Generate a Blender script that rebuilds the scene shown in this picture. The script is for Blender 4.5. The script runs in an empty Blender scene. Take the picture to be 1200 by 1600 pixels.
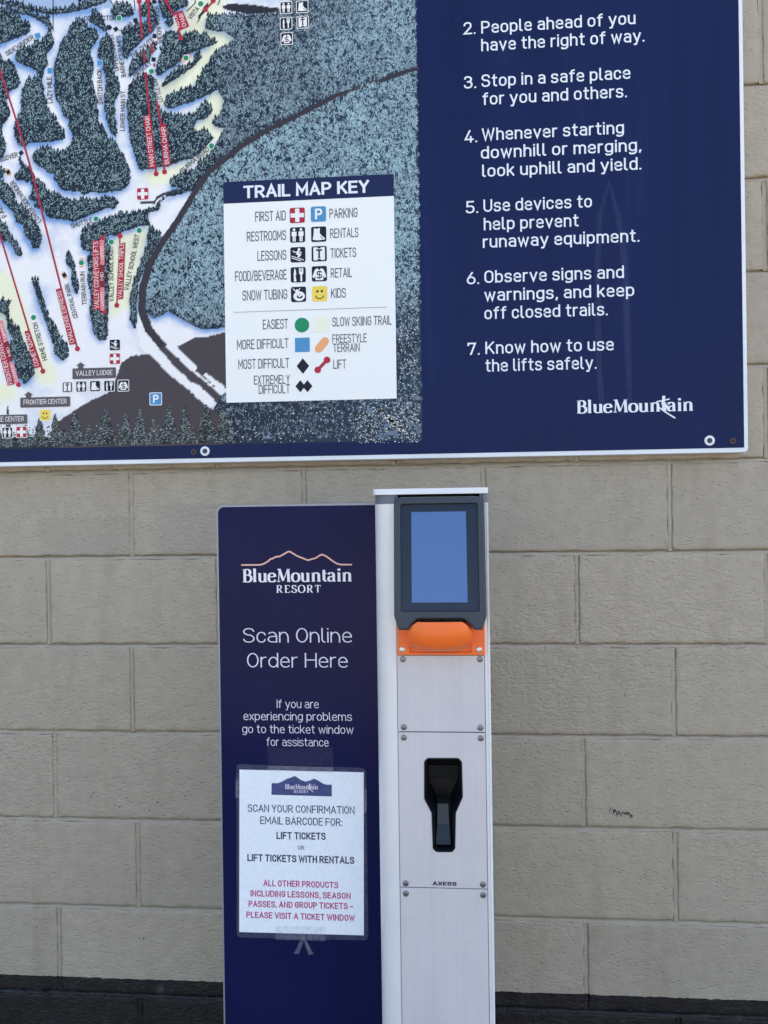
import bpy, math, random
import numpy as np
from mathutils import Vector
from mathutils.geometry import tessellate_polygon
random.seed(7); rng = np.random.default_rng(7)
S = bpy.context.scene
COL = S.collection
C = 0.2032                       # course height of the block wall
Z0 = 6 * C                       # height of the bed joint taken as reference

# ---------------------------------------------------------------- camera
CX, CD, CZ, YAW, PITCH, ROLL, FOC = 0.7196, 1.7307, 0.306 + Z0, 0.078, -0.0021, 0.014, 1200.0
def cam_basis():
    cy, sy, cp, sp = math.cos(YAW), math.sin(YAW), math.cos(PITCH), math.sin(PITCH)
    F = Vector((-sy * cp, cy * cp, sp)); R = Vector((cy, sy, 0)); U = R.cross(F)
    cr, sr = math.cos(ROLL), math.sin(ROLL)
    return R * cr - U * sr, U * cr + R * sr, F
CR, CU, CF = cam_basis()
cam_d = bpy.data.cameras.new('camera'); cam = bpy.data.objects.new('camera', cam_d); COL.objects.link(cam)
cam_d.sensor_fit = 'VERTICAL'; cam_d.sensor_height = 36; cam_d.sensor_width = 27
cam_d.lens = 36 * FOC / 1600; cam_d.clip_start = 0.02; cam_d.clip_end = 2000
from mathutils import Matrix
cam.matrix_world = Matrix(((CR.x, CU.x, -CF.x, CX), (CR.y, CU.y, -CF.y, -CD), (CR.z, CU.z, -CF.z, CZ), (0, 0, 0, 1)))
S.camera = cam

# ---------------------------------------------------------------- light
SUN_EL, SKY_STR, SUN_STR = math.radians(50), 0.15, 5.0
w = bpy.data.worlds.new('World'); S.world = w; w.use_nodes = True
nt = w.node_tree; nt.nodes.clear()
sky = nt.nodes.new('ShaderNodeTexSky'); sky.sky_type = 'NISHITA'; sky.sun_disc = False
sky.sun_elevation = SUN_EL; sky.sun_rotation = math.radians(55)
sky.dust_density = 3.0; sky.air_density = 1.0; sky.ozone_density = 1.0
bg = nt.nodes.new('ShaderNodeBackground'); bg.inputs[1].default_value = SKY_STR
out = nt.nodes.new('ShaderNodeOutputWorld'); nt.links.new(sky.outputs[0], bg.inputs[0]); nt.links.new(bg.outputs[0], out.inputs[0])
sl = bpy.data.lights.new('sun', 'SUN'); sl.energy = SUN_STR; sl.angle = math.radians(0.53); sl.color = (1, 0.93, 0.82)
so = bpy.data.objects.new('sun', sl); COL.objects.link(so)
az = math.radians(55)            # the sun stands to the right, just behind the plane of the wall
dsun = Vector((math.sin(az) * math.cos(SUN_EL), math.cos(az) * math.cos(SUN_EL), math.sin(SUN_EL)))
so.rotation_euler = dsun.to_track_quat('Z', 'Y').to_euler(); so.location = (0, 6, 8)
vs = S.view_settings; vs.view_transform = 'Standard'; vs.look = 'None'; vs.gamma = 1; vs.use_curve_mapping = False
vs.exposure = 1.64
S.cycles.max_bounces = 8

# ---------------------------------------------------------------- helpers
def W(px, py, y=0.0):
    """where the line of sight through a pixel of the 1200x1600 photograph meets the upright plane at y"""
    d = CF * FOC + CR * (px - 600) - CU * (py - 800)
    t = (y + CD) / d.y
    return (CX + d.x * t, CZ + d.z * t)

def lin(c):
    c = c / 255.0
    return c / 12.92 if c <= 0.04045 else ((c + 0.055) / 1.055) ** 2.4
LW = (0.80, 0.93, 1.12)          # colour of a white surface in this light, used to turn seen colours into base colours
def alb(r, g, b):
    return tuple(min(0.9, lin(v) / k) for v, k in zip((r, g, b), LW))

def empty(name, loc, label, cat, group=None):
    o = bpy.data.objects.new(name, None); COL.objects.link(o); o.location = loc
    o['label'] = label; o['category'] = cat
    if group: o['group'] = group
    return o

def link(name, me, mat, parent=None, smooth=False):
    o = bpy.data.objects.new(name, me); COL.objects.link(o)
    for m in (mat if isinstance(mat, (list, tuple)) else [mat]):
        if m is not None: me.materials.append(m)
    if parent is not None:
        o.parent = parent
        p = parent; L = Vector((0, 0, 0))
        while p is not None: L += Vector(p.location); p = p.parent
        o.location = -L if parent.type == 'EMPTY' or True else (0, 0, 0)
    if smooth:
        for p in me.polygons: p.use_smooth = True
    return o
# every mesh below is written in world coordinates; link() undoes the parents' offset.

def mesh(verts, faces):
    me = bpy.data.meshes.new('m'); me.from_pydata([tuple(v) for v in verts], [], faces); me.update(); return me

class G:
    """collects solid geometry"""
    def __init__(s): s.v = []; s.f = []
    def add(s, v, f):
        n = len(s.v); s.v += [tuple(a) for a in v]; s.f += [tuple(n + i for i in q) for q in f]; return s
    def box(s, x0, x1, y0, y1, z0, z1, b=0.0):
        if b <= 0:
            v = [(x, y, z) for x in (x0, x1) for y in (y0, y1) for z in (z0, z1)]
            return s.add(v, [(0, 1, 3, 2), (4, 6, 7, 5), (0, 4, 5, 1), (2, 3, 7, 6), (0, 2, 6, 4), (1, 5, 7, 3)])
        lp = [(x0, z0), (x1, z0), (x1, z1), (x0, z1)]
        s.slab(lp, y1, y0, b); return s
    def loft(s, loops, closed=True, cap0=False, cap1=False):
        n0 = len(s.v); n = len(loops[0])
        for l in loops: s.v += [tuple(p) for p in l]
        for i in range(len(loops) - 1):
            for j in range(n if closed else n - 1):
                k = (j + 1) % n; a = n0 + i * n
                s.f.append((a + j, a + k, a + n + k, a + n + j))
        for c, i in ((cap0, 0), (cap1, len(loops) - 1)):
            if c:
                tr = tessellate_polygon([[Vector(p) for p in loops[i]]])
                s.f += [tuple(n0 + i * n + q for q in t) for t in tr]
        return s
    def slab(s, outline, yb, yf, b=0.0):
        """an (x,z) outline given thickness from yb (back) to yf (front), front edge bevelled by b"""
        if b > 0:
            ins = inset(outline, b)
            s.loft([[(x, yb, z) for x, z in outline], [(x, yf + b, z) for x, z in outline],
                    [(a[0] * .7 + c[0] * .3, yf + b * .3, a[1] * .7 + c[1] * .3) for a, c in zip(outline, ins)],
                    [(x, yf, z) for x, z in ins]], cap0=True, cap1=True)
        else:
            s.loft([[(x, yb, z) for x, z in outline], [(x, yf, z) for x, z in outline]], cap0=True, cap1=True)
        return s
    def build(s, name, mat, parent=None, smooth=False, fix=True):
        me = mesh(s.v, s.f)
        if fix:
            import bmesh
            bm = bmesh.new(); bm.from_mesh(me); bmesh.ops.recalc_face_normals(bm, faces=bm.faces); bm.to_mesh(me); bm.free()
        o = link(name, me, mat, parent, False)
        if smooth:
            me.polygons.foreach_set('use_smooth', [True] * len(me.polygons))
            try: me.set_sharp_from_angle(angle=math.radians(35))
            except Exception: pass
        return o

def inset(lp, d):
    n = len(lp); A = sum(lp[i][0] * lp[(i + 1) % n][1] - lp[(i + 1) % n][0] * lp[i][1] for i in range(n))
    sg = 1 if A > 0 else -1; r = []
    for i in range(n):
        p, q, t = lp[i - 1], lp[i], lp[(i + 1) % n]
        d1 = Vector((q[0] - p[0], q[1] - p[1])).normalized(); d2 = Vector((t[0] - q[0], t[1] - q[1])).normalized()
        n1 = Vector((-d1.y, d1.x)) * sg; n2 = Vector((-d2.y, d2.x)) * sg
        m = n1 + n2; m = m / max(0.3, m.dot(n1)) if m.length > 1e-6 else n1
        r.append((q[0] + m.x * d, q[1] + m.y * d))
    return r

ELL = [False]
def rounded(pts, closed=True, seg=5):
    """(x,y[,r]) corners -> polyline with rounded corners"""
    n = len(pts); res = []
    for i, p in enumerate(pts):
        r = p[2] if len(p) > 2 else 0
        if r <= 0 or (not closed and i in (0, n - 1)): res.append((p[0], p[1])); continue
        a = Vector(pts[i - 1][:2]); c = Vector(pts[(i + 1) % n][:2]); b = Vector(p[:2])
        u = (a - b); v = (c - b); lu, lv = u.length, v.length
        lim_a = lu * (0.5 if (closed or i > 1) and len(pts[i - 1]) > 2 and pts[i - 1][2] > 0 else 1)
        lim_c = lv * (0.5 if len(pts[(i + 1) % n]) > 2 and pts[(i + 1) % n][2] > 0 and (closed or i + 1 < n - 1) else 1)
        u.normalize(); v.normalize()
        ang = math.acos(max(-1, min(1, u.dot(v)))); tlen = min(r / math.tan(ang / 2), lim_a, lim_c)
        ta = tb = tlen
        if ELL[0] and r >= 14:
            ta = min(lim_a, r * (1.75 if abs(u.y) > .9 else 1.05)); tb = min(lim_c, r * (1.75 if abs(v.y) > .9 else 1.05))
        s0, s1 = b + u * ta, b + v * tb
        for k in range(seg + 1):
            t = k / seg
            # rational quadratic = circular arc
            wgt = math.sin(ang / 2); q = (s0 * (1 - t) ** 2 + b * 2 * wgt * t * (1 - t) + s1 * t * t) / ((1 - t) ** 2 + 2 * wgt * t * (1 - t) + t * t)
            res.append((q.x, q.y))
    out = [res[0]]
    for q in res[1:]:
        if math.hypot(q[0] - out[-1][0], q[1] - out[-1][1]) > 1e-6: out.append(q)
    if closed and math.hypot(out[0][0] - out[-1][0], out[0][1] - out[-1][1]) < 1e-6: out.pop()
    return out

def rrect(x0, x1, z0, z1, r, seg=5):
    r4 = r if isinstance(r, (tuple, list)) else (r,) * 4     # bl, br, tr, tl
    return rounded([(x0, z0, r4[0]), (x1, z0, r4[1]), (x1, z1, r4[2]), (x0, z1, r4[3])], True, seg)

def ribbon(pts, wid, closed=False, cap=0.0):
    """2-D stroke -> verts, quads. wid: number or function of the unit direction"""
    P = [Vector(p) for p in pts]; n = len(P)
    if not closed and cap:
        P[0] = P[0] + (P[0] - P[1]).normalized() * cap; P[-1] = P[-1] + (P[-1] - P[-2]).normalized() * cap
    V = []
    for i in range(n):
        a = P[i - 1] if (i > 0 or closed) else None; c = P[(i + 1) % n] if (i < n - 1 or closed) else None
        d1 = (P[i] - a).normalized() if a is not None else None; d2 = (c - P[i]).normalized() if c is not None else None
        if d1 is None: d1 = d2
        if d2 is None: d2 = d1
        t = d1 + d2; t = t.normalized() if t.length > 1e-6 else d1
        nn = Vector((-t.y, t.x)); k = max(0.35, nn.dot(Vector((-d1.y, d1.x))))
        h = (wid(t) if callable(wid) else wid) / 2 / k
        V += [tuple(P[i] + nn * h), tuple(P[i] - nn * h)]
    F = [(2 * i, 2 * i + 1, 2 * ((i + 1) % n) + 1, 2 * ((i + 1) % n)) for i in range(n if closed else n - 1)]
    return V, F

# ---------------------------------------------------------------- materials
def newmat(name):
    m = bpy.data.materials.new(name); m.use_nodes = True
    n = m.node_tree; b = n.nodes['Principled BSDF']; return m, n, b
def setp(b, **k):
    for a, v in k.items():
        a = a.replace('_', ' ')
        if a in b.inputs: b.inputs[a].default_value = v
def nd(n, t, **k):
    x = n.nodes.new(t)
    for a, v in k.items():
        if hasattr(x, a): setattr(x, a, v)
        else: x.inputs[a].default_value = v
    return x
def ramp(n, stops):
    r = n.nodes.new('ShaderNodeValToRGB'); e = r.color_ramp.elements
    while len(e) < len(stops): e.new(0.5)
    for q, (p, c) in zip(e, stops): q.position = p; q.color = c if len(c) == 4 else (*c, 1)
    return r
def world_pos(n, scale=(1, 1, 1)):
    g = n.nodes.new('ShaderNodeNewGeometry'); mp = n.nodes.new('ShaderNodeMapping')
    mp.inputs['Scale'].default_value = scale; n.links.new(g.outputs['Position'], mp.inputs['Vector']); return mp.outputs[0], g
def simple(name, col, rough=0.5, metal=0.0, spec=0.5, coat=0.0, bump=0.0, bscale=300, var=0.0, streak=0.0):
    m, n, b = newmat(name); setp(b, Base_Color=(*col, 1), Roughness=rough, Metallic=metal, Specular_IOR_Level=spec, Coat_Weight=coat, Coat_Roughness=0.08)
    L = n.links
    if bump or var or streak:
        v, g = world_pos(n); no = nd(n, 'ShaderNodeTexNoise', **{'Scale': bscale, 'Detail': 4.0}); L.new(v, no.inputs['Vector'])
        if bump:
            bp = nd(n, 'ShaderNodeBump', Strength=bump, Distance=0.0006); L.new(no.outputs[0], bp.inputs['Height']); L.new(bp.outputs[0], b.inputs['Normal'])
        if streak:
            v3, g3 = world_pos(n, (70, 70, 1.3)); n3 = nd(n, 'ShaderNodeTexNoise', **{'Scale': 1.0, 'Detail': 5.0, 'Roughness': 0.65}); L.new(v3, n3.inputs['Vector'])
            v4, g4 = world_pos(n, (6, 6, 5)); n4 = nd(n, 'ShaderNodeTexNoise', **{'Scale': 1.4, 'Detail': 7.0, 'Roughness': 0.7}); L.new(v4, n4.inputs['Vector'])
            r3 = ramp(n, [(0.3, tuple(c * (1 - streak) for c in col)), (0.7, tuple(min(1, c * (1 + streak)) for c in col))]); L.new(n3.outputs[0], r3.inputs[0])
            r4 = ramp(n, [(0.35, (0.93, 0.935, 0.94)), (0.6, (1, 1, 1))]); L.new(n4.outputs[0], r4.inputs[0])
            mm = nd(n, 'ShaderNodeMix', data_type='RGBA', blend_type='MULTIPLY'); mm.inputs[0].default_value = 1; L.new(r3.outputs[0], mm.inputs[6]); L.new(r4.outputs[0], mm.inputs[7]); L.new(mm.outputs[2], b.inputs['Base Color'])
        if var:
            n2 = nd(n, 'ShaderNodeTexNoise', **{'Scale': 9.0, 'Detail': 5.0}); L.new(v, n2.inputs['Vector'])
            r = ramp(n, [(0.3, tuple(c * (1 - var) for c in col)), (0.7, tuple(min(1, c * (1 + var)) for c in col))]); L.new(n2.outputs[0], r.inputs[0]); L.new(r.outputs[0], b.inputs['Base Color'])
            r2 = ramp(n, [(0.3, (rough * .85,) * 3), (0.7, (min(1, rough * 1.2),) * 3)]); L.new(n2.outputs[0], r2.inputs[0]); L.new(r2.outputs[0], b.inputs['Roughness'])
    return m

def wall_paint():
    m, n, b = newmat('block_paint'); L = n.links
    v, g = world_pos(n)
    # colours: grey-beige above, near-black base band with a hand-cut edge
    big = nd(n, 'ShaderNodeTexNoise', **{'Scale': 2.2, 'Detail': 3.0}); L.new(v, big.inputs['Vector'])
    beige = ramp(n, [(0.3, (0.372, 0.314, 0.235)), (0.7, (0.432, 0.362, 0.268))]); L.new(big.outputs[0], beige.inputs[0])
    fine = nd(n, 'ShaderNodeTexNoise', **{'Scale': 30.0, 'Detail': 8.0}); L.new(v, fine.inputs['Vector'])
    fr = ramp(n, [(0.3, (0.93, 0.93, 0.93)), (0.7, (1.05, 1.05, 1.05))]); L.new(fine.outputs[0], fr.inputs[0])
    oi = nd(n, 'ShaderNodeObjectInfo'); rr_ = ramp(n, [(0.0, (0.955, 0.96, 0.97)), (1.0, (1.035, 1.03, 1.02))]); L.new(oi.outputs['Random'], rr_.inputs[0])
    m0 = nd(n, 'ShaderNodeMix', data_type='RGBA', blend_type='MULTIPLY'); m0.inputs[0].default_value = 1; L.new(beige.outputs[0], m0.inputs[6]); L.new(rr_.outputs[0], m0.inputs[7])
    ms = nd(n, 'ShaderNodeMapping'); ms.inputs['Scale'].default_value = (7, 1, 0.9); L.new(g.outputs['Position'], ms.inputs['Vector'])
    sn = nd(n, 'ShaderNodeTexNoise', **{'Scale': 1.6, 'Detail': 6.0, 'Roughness': 0.6}); L.new(ms.outputs[0], sn.inputs['Vector'])
    sr = ramp(n, [(0.52, (1, 1, 1)), (0.78, (0.86, 0.84, 0.80))]); L.new(sn.outputs[0], sr.inputs[0])
    m1_ = nd(n, 'ShaderNodeMix', data_type='RGBA', blend_type='MULTIPLY'); m1_.inputs[0].default_value = 1; L.new(m0.outputs[2], m1_.inputs[6]); L.new(sr.outputs[0], m1_.inputs[7])
    mul = nd(n, 'ShaderNodeMix', data_type='RGBA', blend_type='MULTIPLY'); mul.inputs[0].default_value = 1
    L.new(m1_.outputs[2], mul.inputs[6]); L.new(fr.outputs[0], mul.inputs[7])
    # little brown chips
    vo = nd(n, 'ShaderNodeTexNoise', **{'Scale': 75.0, 'Detail': 3.0}); L.new(v, vo.inputs['Vector'])
    cl = nd(n, 'ShaderNodeTexNoise', **{'Scale': 5.0, 'Detail': 2.0}); L.new(v, cl.inputs['Vector'])
    ch = nd(n, 'ShaderNodeMath', operation='MULTIPLY'); L.new(vo.outputs[0], ch.inputs[0]); L.new(cl.outputs[0], ch.inputs[1])
    cr = ramp(n, [(0.475, (0, 0, 0)), (0.50, (1, 1, 1))]); L.new(ch.outputs[0], cr.inputs[0])
    mc = nd(n, 'ShaderNodeMix', data_type='RGBA'); L.new(cr.outputs[0], mc.inputs[0]); L.new(mul.outputs[2], mc.inputs[6]); mc.inputs[7].default_value = (0.13, 0.10, 0.06, 1)
    sp = nd(n, 'ShaderNodeSeparateXYZ'); L.new(g.outputs['Position'], sp.inputs[0])
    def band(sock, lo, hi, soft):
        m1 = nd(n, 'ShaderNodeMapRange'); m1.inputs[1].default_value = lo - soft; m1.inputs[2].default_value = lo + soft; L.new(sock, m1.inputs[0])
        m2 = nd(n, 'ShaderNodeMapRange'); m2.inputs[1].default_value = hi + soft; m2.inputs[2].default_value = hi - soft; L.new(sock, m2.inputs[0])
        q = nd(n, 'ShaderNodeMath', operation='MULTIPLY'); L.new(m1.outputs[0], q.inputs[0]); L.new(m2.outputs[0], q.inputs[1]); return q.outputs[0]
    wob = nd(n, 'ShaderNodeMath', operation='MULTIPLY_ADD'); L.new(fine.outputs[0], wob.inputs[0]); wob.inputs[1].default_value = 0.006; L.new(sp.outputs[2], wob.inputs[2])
    tot = None  # grey fields with crisp tops: shade below reflected light, put into the colour
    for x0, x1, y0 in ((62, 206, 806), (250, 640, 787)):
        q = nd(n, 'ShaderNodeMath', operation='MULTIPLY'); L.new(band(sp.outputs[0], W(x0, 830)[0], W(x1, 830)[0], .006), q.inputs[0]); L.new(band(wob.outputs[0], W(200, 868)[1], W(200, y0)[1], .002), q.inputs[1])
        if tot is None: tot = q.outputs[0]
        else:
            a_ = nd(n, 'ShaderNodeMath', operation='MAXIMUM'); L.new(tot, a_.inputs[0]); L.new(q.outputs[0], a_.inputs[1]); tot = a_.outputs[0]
    shade_mix = nd(n, 'ShaderNodeMix', data_type='RGBA'); fq = nd(n, 'ShaderNodeMath', operation='MULTIPLY'); L.new(tot, fq.inputs[0]); fq.inputs[1].default_value = 0.6; L.new(fq.outputs[0], shade_mix.inputs[0]); L.new(mc.outputs[2], shade_mix.inputs[6]); shade_mix.inputs[7].default_value = (0.34, 0.298, 0.232, 1)
    en = nd(n, 'ShaderNodeTexNoise', **{'Scale': 60.0, 'Detail': 3.0}); L.new(v, en.inputs['Vector'])
    ad = nd(n, 'ShaderNodeMath', operation='MULTIPLY_ADD'); L.new(en.outputs[0], ad.inputs[0]); ad.inputs[1].default_value = 0.006; L.new(sp.outputs[2], ad.inputs[2])
    th = nd(n, 'ShaderNodeMath', operation='LESS_THAN'); L.new(ad.outputs[0], th.inputs[0]); th.inputs[1].default_value = PAINT_Z
    mb = nd(n, 'ShaderNodeMix', data_type='RGBA'); L.new(th.outputs[0], mb.inputs[0]); L.new(shade_mix.outputs[2], mb.inputs[6])
    bc = ramp(n, [(0.4, (0.0085, 0.0065, 0.0062)), (0.62, (0.015, 0.012, 0.0115)), (0.80, (0.06, 0.056, 0.056))]); L.new(fine.outputs[0], bc.inputs[0]); L.new(bc.outputs[0], mb.inputs[7])
    L.new(mb.outputs[2], b.inputs['Base Color'])
    # relief of painted split-free block: short ridges, pits, roller stipple
    mp = nd(n, 'ShaderNodeMapping'); mp.inputs['Scale'].default_value = (0.72, 1, 1.25); L.new(g.outputs['Position'], mp.inputs['Vector'])
    wv = nd(n, 'ShaderNodeTexNoise', **{'Scale': 40.0, 'Detail': 2.0}); L.new(g.outputs['Position'], wv.inputs['Vector'])
    n1 = nd(n, 'ShaderNodeTexNoise', **{'Scale': 105.0, 'Detail': 3.0, 'Roughness': 0.55, 'Distortion': 0.8}); L.new(mp.outputs[0], n1.inputs['Vector'])
    r1 = ramp(n, [(0.38, (0, 0, 0)), (0.62, (1, 1, 1))]); L.new(n1.outputs[0], r1.inputs[0])
    vr = nd(n, 'ShaderNodeTexVoronoi', **{'Scale': 95.0}); L.new(mp.outputs[0], vr.inputs['Vector'])
    pit = ramp(n, [(0.10, (0, 0, 0)), (0.34, (1, 1, 1))]); L.new(vr.outputs['Distance'], pit.inputs[0])
    msk = ramp(n, [(0.45, (0.25, 0.25, 0.25)), (0.65, (1, 1, 1))]); L.new(big.outputs[0], msk.inputs[0])
    a1 = nd(n, 'ShaderNodeMath', operation='MULTIPLY'); L.new(r1.outputs[0], a1.inputs[0]); L.new(msk.outputs[0], a1.inputs[1])
    a2 = nd(n, 'ShaderNodeMath', operation='MULTIPLY_ADD'); L.new(pit.outputs[0], a2.inputs[0]); a2.inputs[1].default_value = 0.7; L.new(a1.outputs[0], a2.inputs[2])
    a3 = nd(n, 'ShaderNodeMath', operation='MULTIPLY_ADD'); L.new(wv.outputs[0], a3.inputs[0]); a3.inputs[1].default_value = 1.2; L.new(a2.outputs[0], a3.inputs[2])
    bp = nd(n, 'ShaderNodeBump', Strength=0.85, Distance=0.0018); L.new(a3.outputs[0], bp.inputs['Height']); L.new(bp.outputs[0], b.inputs['Normal'])
    setp(b, Roughness=0.44, Specular_IOR_Level=0.33)
    return m
PAINT_Z = W(600, 1541)[1]
M = {}
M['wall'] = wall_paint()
M['white'] = simple('white_sign_edge', (0.78, 0.79, 0.80), 0.4, var=0.06)
M['alu'] = simple('silver_lacquered_aluminium', (0.60, 0.615, 0.66), 0.42, 0.25, bump=0.08, var=0.03)
M['alu_light'] = simple('pale_anodised_profile', (0.80, 0.765, 0.735), 0.34, 0.1, streak=0.025)
M['plate'] = simple('silver_plate', (0.63, 0.59, 0.585), 0.5, 0.1, bump=0.06, streak=0.035)
M['char'] = simple('charcoal_plastic', (0.028, 0.034, 0.046), 0.42, bump=0.1)
M['bezel'] = simple('glass_bezel', (0.012, 0.018, 0.032), 0.12, spec=0.35)
M['orange'] = simple('orange_plastic', (0.95, 0.165, 0.016), 0.36, bump=0.06, var=0.04)
M['black'] = simple('black_matte_plastic', (0.005, 0.006, 0.008), 0.45, spec=0.35, bump=0.05)
M['steel'] = simple('screw_steel', (0.22, 0.22, 0.23), 0.35, 0.9)
M['steel_light'] = simple('bright_screw_steel', (0.6, 0.6, 0.6), 0.3, 0.9)
M['dark'] = simple('dark_void', (0.01, 0.01, 0.012), 0.7)
M['edge'] = simple('grey_panel_edge', (0.30, 0.31, 0.33), 0.35, 0.3)
M['capband'] = simple('grey_translucent_acrylic', (0.15, 0.16, 0.20), 0.35, spec=0.4)

def print_mat(name, rough, coat, spots=False):
    m, n, b = newmat(name); L = n.links
    at = nd(n, 'ShaderNodeAttribute'); at.attribute_name = 'Col'; src = at.outputs['Color']
    L.new(src, b.inputs['Base Color']); setp(b, Roughness=rough, Specular_IOR_Level=0.22, Coat_Weight=coat, Coat_Roughness=0.06)
    return m
M['print'] = print_mat('printed_ink', 0.5, 0.0)

def navy_mat():
    m, n, b = newmat('navy_sign_face'); L = n.links
    v, g = world_pos(n, (9, 9, 0.55)); no = nd(n, 'ShaderNodeTexNoise', **{'Scale': 1.6, 'Detail': 6.0, 'Roughness': 0.6}); L.new(v, no.inputs['Vector'])
    base = NAVY
    r = ramp(n, [(0.35, tuple(c * 0.9 for c in base)), (0.62, tuple(c * 1.08 for c in base)), (0.8, tuple(c * 1.5 + 0.004 for c in base))]); L.new(no.outputs[0], r.inputs[0])
    # dust and specks
    v2, g2 = world_pos(n); n2 = nd(n, 'ShaderNodeTexNoise', **{'Scale': 90.0, 'Detail': 6.0, 'Roughness': 0.7}); L.new(v2, n2.inputs['Vector'])
    r2 = ramp(n, [(0.66, (0, 0, 0)), (0.74, (0.5, 0.5, 0.5))]); L.new(n2.outputs[0], r2.inputs[0])
    mx = nd(n, 'ShaderNodeMix', data_type='RGBA'); L.new(r2.outputs[0], mx.inputs[0]); L.new(r.outputs[0], mx.inputs[6]); mx.inputs[7].default_value = (*(c * 0.55 for c in base), 1)
    # two pale streaks joining in a point under the fourth rule
    sp = nd(n, 'ShaderNodeSeparateXYZ'); L.new(g.outputs['Position'], sp.inputs[0])
    L.new(mx.outputs[2], b.inputs['Base Color'])
    r3 = ramp(n, [(0.3, (0.26,) * 3), (0.75, (0.48,) * 3)]); L.new(no.outputs[0], r3.inputs[0]); L.new(r3.outputs[0], b.inputs['Roughness'])
    setp(b, Specular_IOR_Level=0.12)
    bn = nd(n, 'ShaderNodeTexNoise', **{'Scale': 3.0, 'Detail': 1.0}); L.new(v2, bn.inputs['Vector'])
    bp = nd(n, 'ShaderNodeBump', Strength=0.35, Distance=0.01); L.new(bn.outputs[0], bp.inputs['Height']); L.new(bp.outputs[0], b.inputs['Normal'])
    return m
NAVY = (0.0085, 0.0165, 0.070)
M['navy'] = navy_mat()
def kiosk_navy():
    m, n, b = newmat('kiosk_navy_vinyl'); L = n.links
    v, g = world_pos(n, (3, 3, 2)); no = nd(n, 'ShaderNodeTexNoise', **{'Scale': 1.5, 'Detail': 4.0}); L.new(v, no.inputs['Vector'])
    r = ramp(n, [(0.3, (0.0045, 0.0062, 0.044)), (0.7, (0.007, 0.0090, 0.056))]); L.new(no.outputs[0], r.inputs[0]); L.new(r.outputs[0], b.inputs['Base Color'])
    bn = nd(n, 'ShaderNodeTexNoise', **{'Scale': 2.0, 'Detail': 1.0}); L.new(v, bn.inputs['Vector'])
    bp = nd(n, 'ShaderNodeBump', Strength=0.3, Distance=0.006); L.new(bn.outputs[0], bp.inputs['Height']); L.new(bp.outputs[0], b.inputs['Normal'])
    setp(b, Roughness=0.2, Specular_IOR_Level=0.12); return m
M['knavy'] = kiosk_navy()
def clear(name, tint, amt, rough, bump):
    m, n, b = newmat(name); L = n.links; n.nodes.remove(b)
    o = n.nodes['Material Output']; tr = nd(n, 'ShaderNodeBsdfTransparent'); gl = nd(n, 'ShaderNodeBsdfPrincipled'); setp(gl, Base_Color=(*tint, 1), Roughness=rough)
    mx = nd(n, 'ShaderNodeMixShader'); v, g = world_pos(n); no = nd(n, 'ShaderNodeTexNoise', **{'Scale': 120.0, 'Detail': 5.0}); L.new(v, no.inputs['Vector'])
    r = ramp(n, [(0.35, (amt * .6,) * 3), (0.7, (min(1, amt * 1.6),) * 3)]); L.new(no.outputs[0], r.inputs[0]); L.new(r.outputs[0], mx.inputs[0])
    bp = nd(n, 'ShaderNodeBump', Strength=bump, Distance=0.002); L.new(no.outputs[0], bp.inputs['Height']); L.new(bp.outputs[0], gl.inputs['Normal'])
    L.new(tr.outputs[0], mx.inputs[1]); L.new(gl.outputs[0], mx.inputs[2]); L.new(mx.outputs[0], o.inputs[0]); return m
M['lam'] = clear('clear_laminate', (0.75, 0.8, 0.9), 0.03, 0.08, 0.05)
M['tape'] = clear('clear_tape', (0.75, 0.72, 0.78), 0.07, 0.3, 0.6)
M['streak'] = clear('faint_pale_streak', (0.42, 0.47, 0.66), 0.028, 0.6, 0.1)
def screen_mat():
    m, n, b = newmat('blank_screen_sky_sheen'); setp(b, Base_Color=(0.03, 0.05, 0.10, 1), Roughness=0.08, Specular_IOR_Level=0.6)
    setp(b, Emission_Color=(0.075, 0.20, 0.62, 1), Emission_Strength=0.135)  # blue emission stands in for the sky mirrored in the blank screen
    L = n.links; v, g = world_pos(n); no = nd(n, 'ShaderNodeTexNoise', **{'Scale': 14.0, 'Detail': 7.0, 'Roughness': 0.7}); L.new(v, no.inputs['Vector'])
    r_ = ramp(n, [(0.4, (0.05,) * 3), (0.75, (0.32,) * 3)]); L.new(no.outputs[0], r_.inputs[0]); L.new(r_.outputs[0], b.inputs['Roughness']); return m
M['screen'] = screen_mat()
def ground_mat():
    m, n, b = newmat('worn_concrete_ground'); L = n.links
    v, g = world_pos(n); no = nd(n, 'ShaderNodeTexNoise', **{'Scale': 1.2, 'Detail': 8.0}); L.new(v, no.inputs['Vector'])
    r = ramp(n, [(0.3, (0.27, 0.25, 0.215)), (0.7, (0.36, 0.335, 0.29))]); L.new(no.outputs[0], r.inputs[0]); L.new(r.outputs[0], b.inputs['Base Color'])
    n2 = nd(n, 'ShaderNodeTexNoise', **{'Scale': 140.0, 'Detail': 6.0}); L.new(v, n2.inputs['Vector'])
    bp = nd(n, 'ShaderNodeBump', Strength=0.4, Distance=0.003); L.new(n2.outputs[0], bp.inputs['Height']); L.new(bp.outputs[0], b.inputs['Normal'])
    setp(b, Roughness=0.85); return m
M['ground'] = ground_mat()

# ---------------------------------------------------------------- ground and wall
me = mesh([(-400, -400, 0), (400, -400, 0), (400, 400, 0), (-400, 400, 0)], [(0, 1, 2, 3)])
g = link('ground', me, M['ground']); g['kind'] = 'structure'
wall = empty('block_wall', (0.6, 0, 0), 'grey-beige painted concrete block wall with a black painted base band', 'wall')
DEPTH = 0.0085                                     # how far the joints lie behind the block faces
hb = G(); hb.box(-16, 18, 0.012, 9.0, 0.0, 9.4); hb.build('wall_core', M['wall'], wall)
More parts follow.
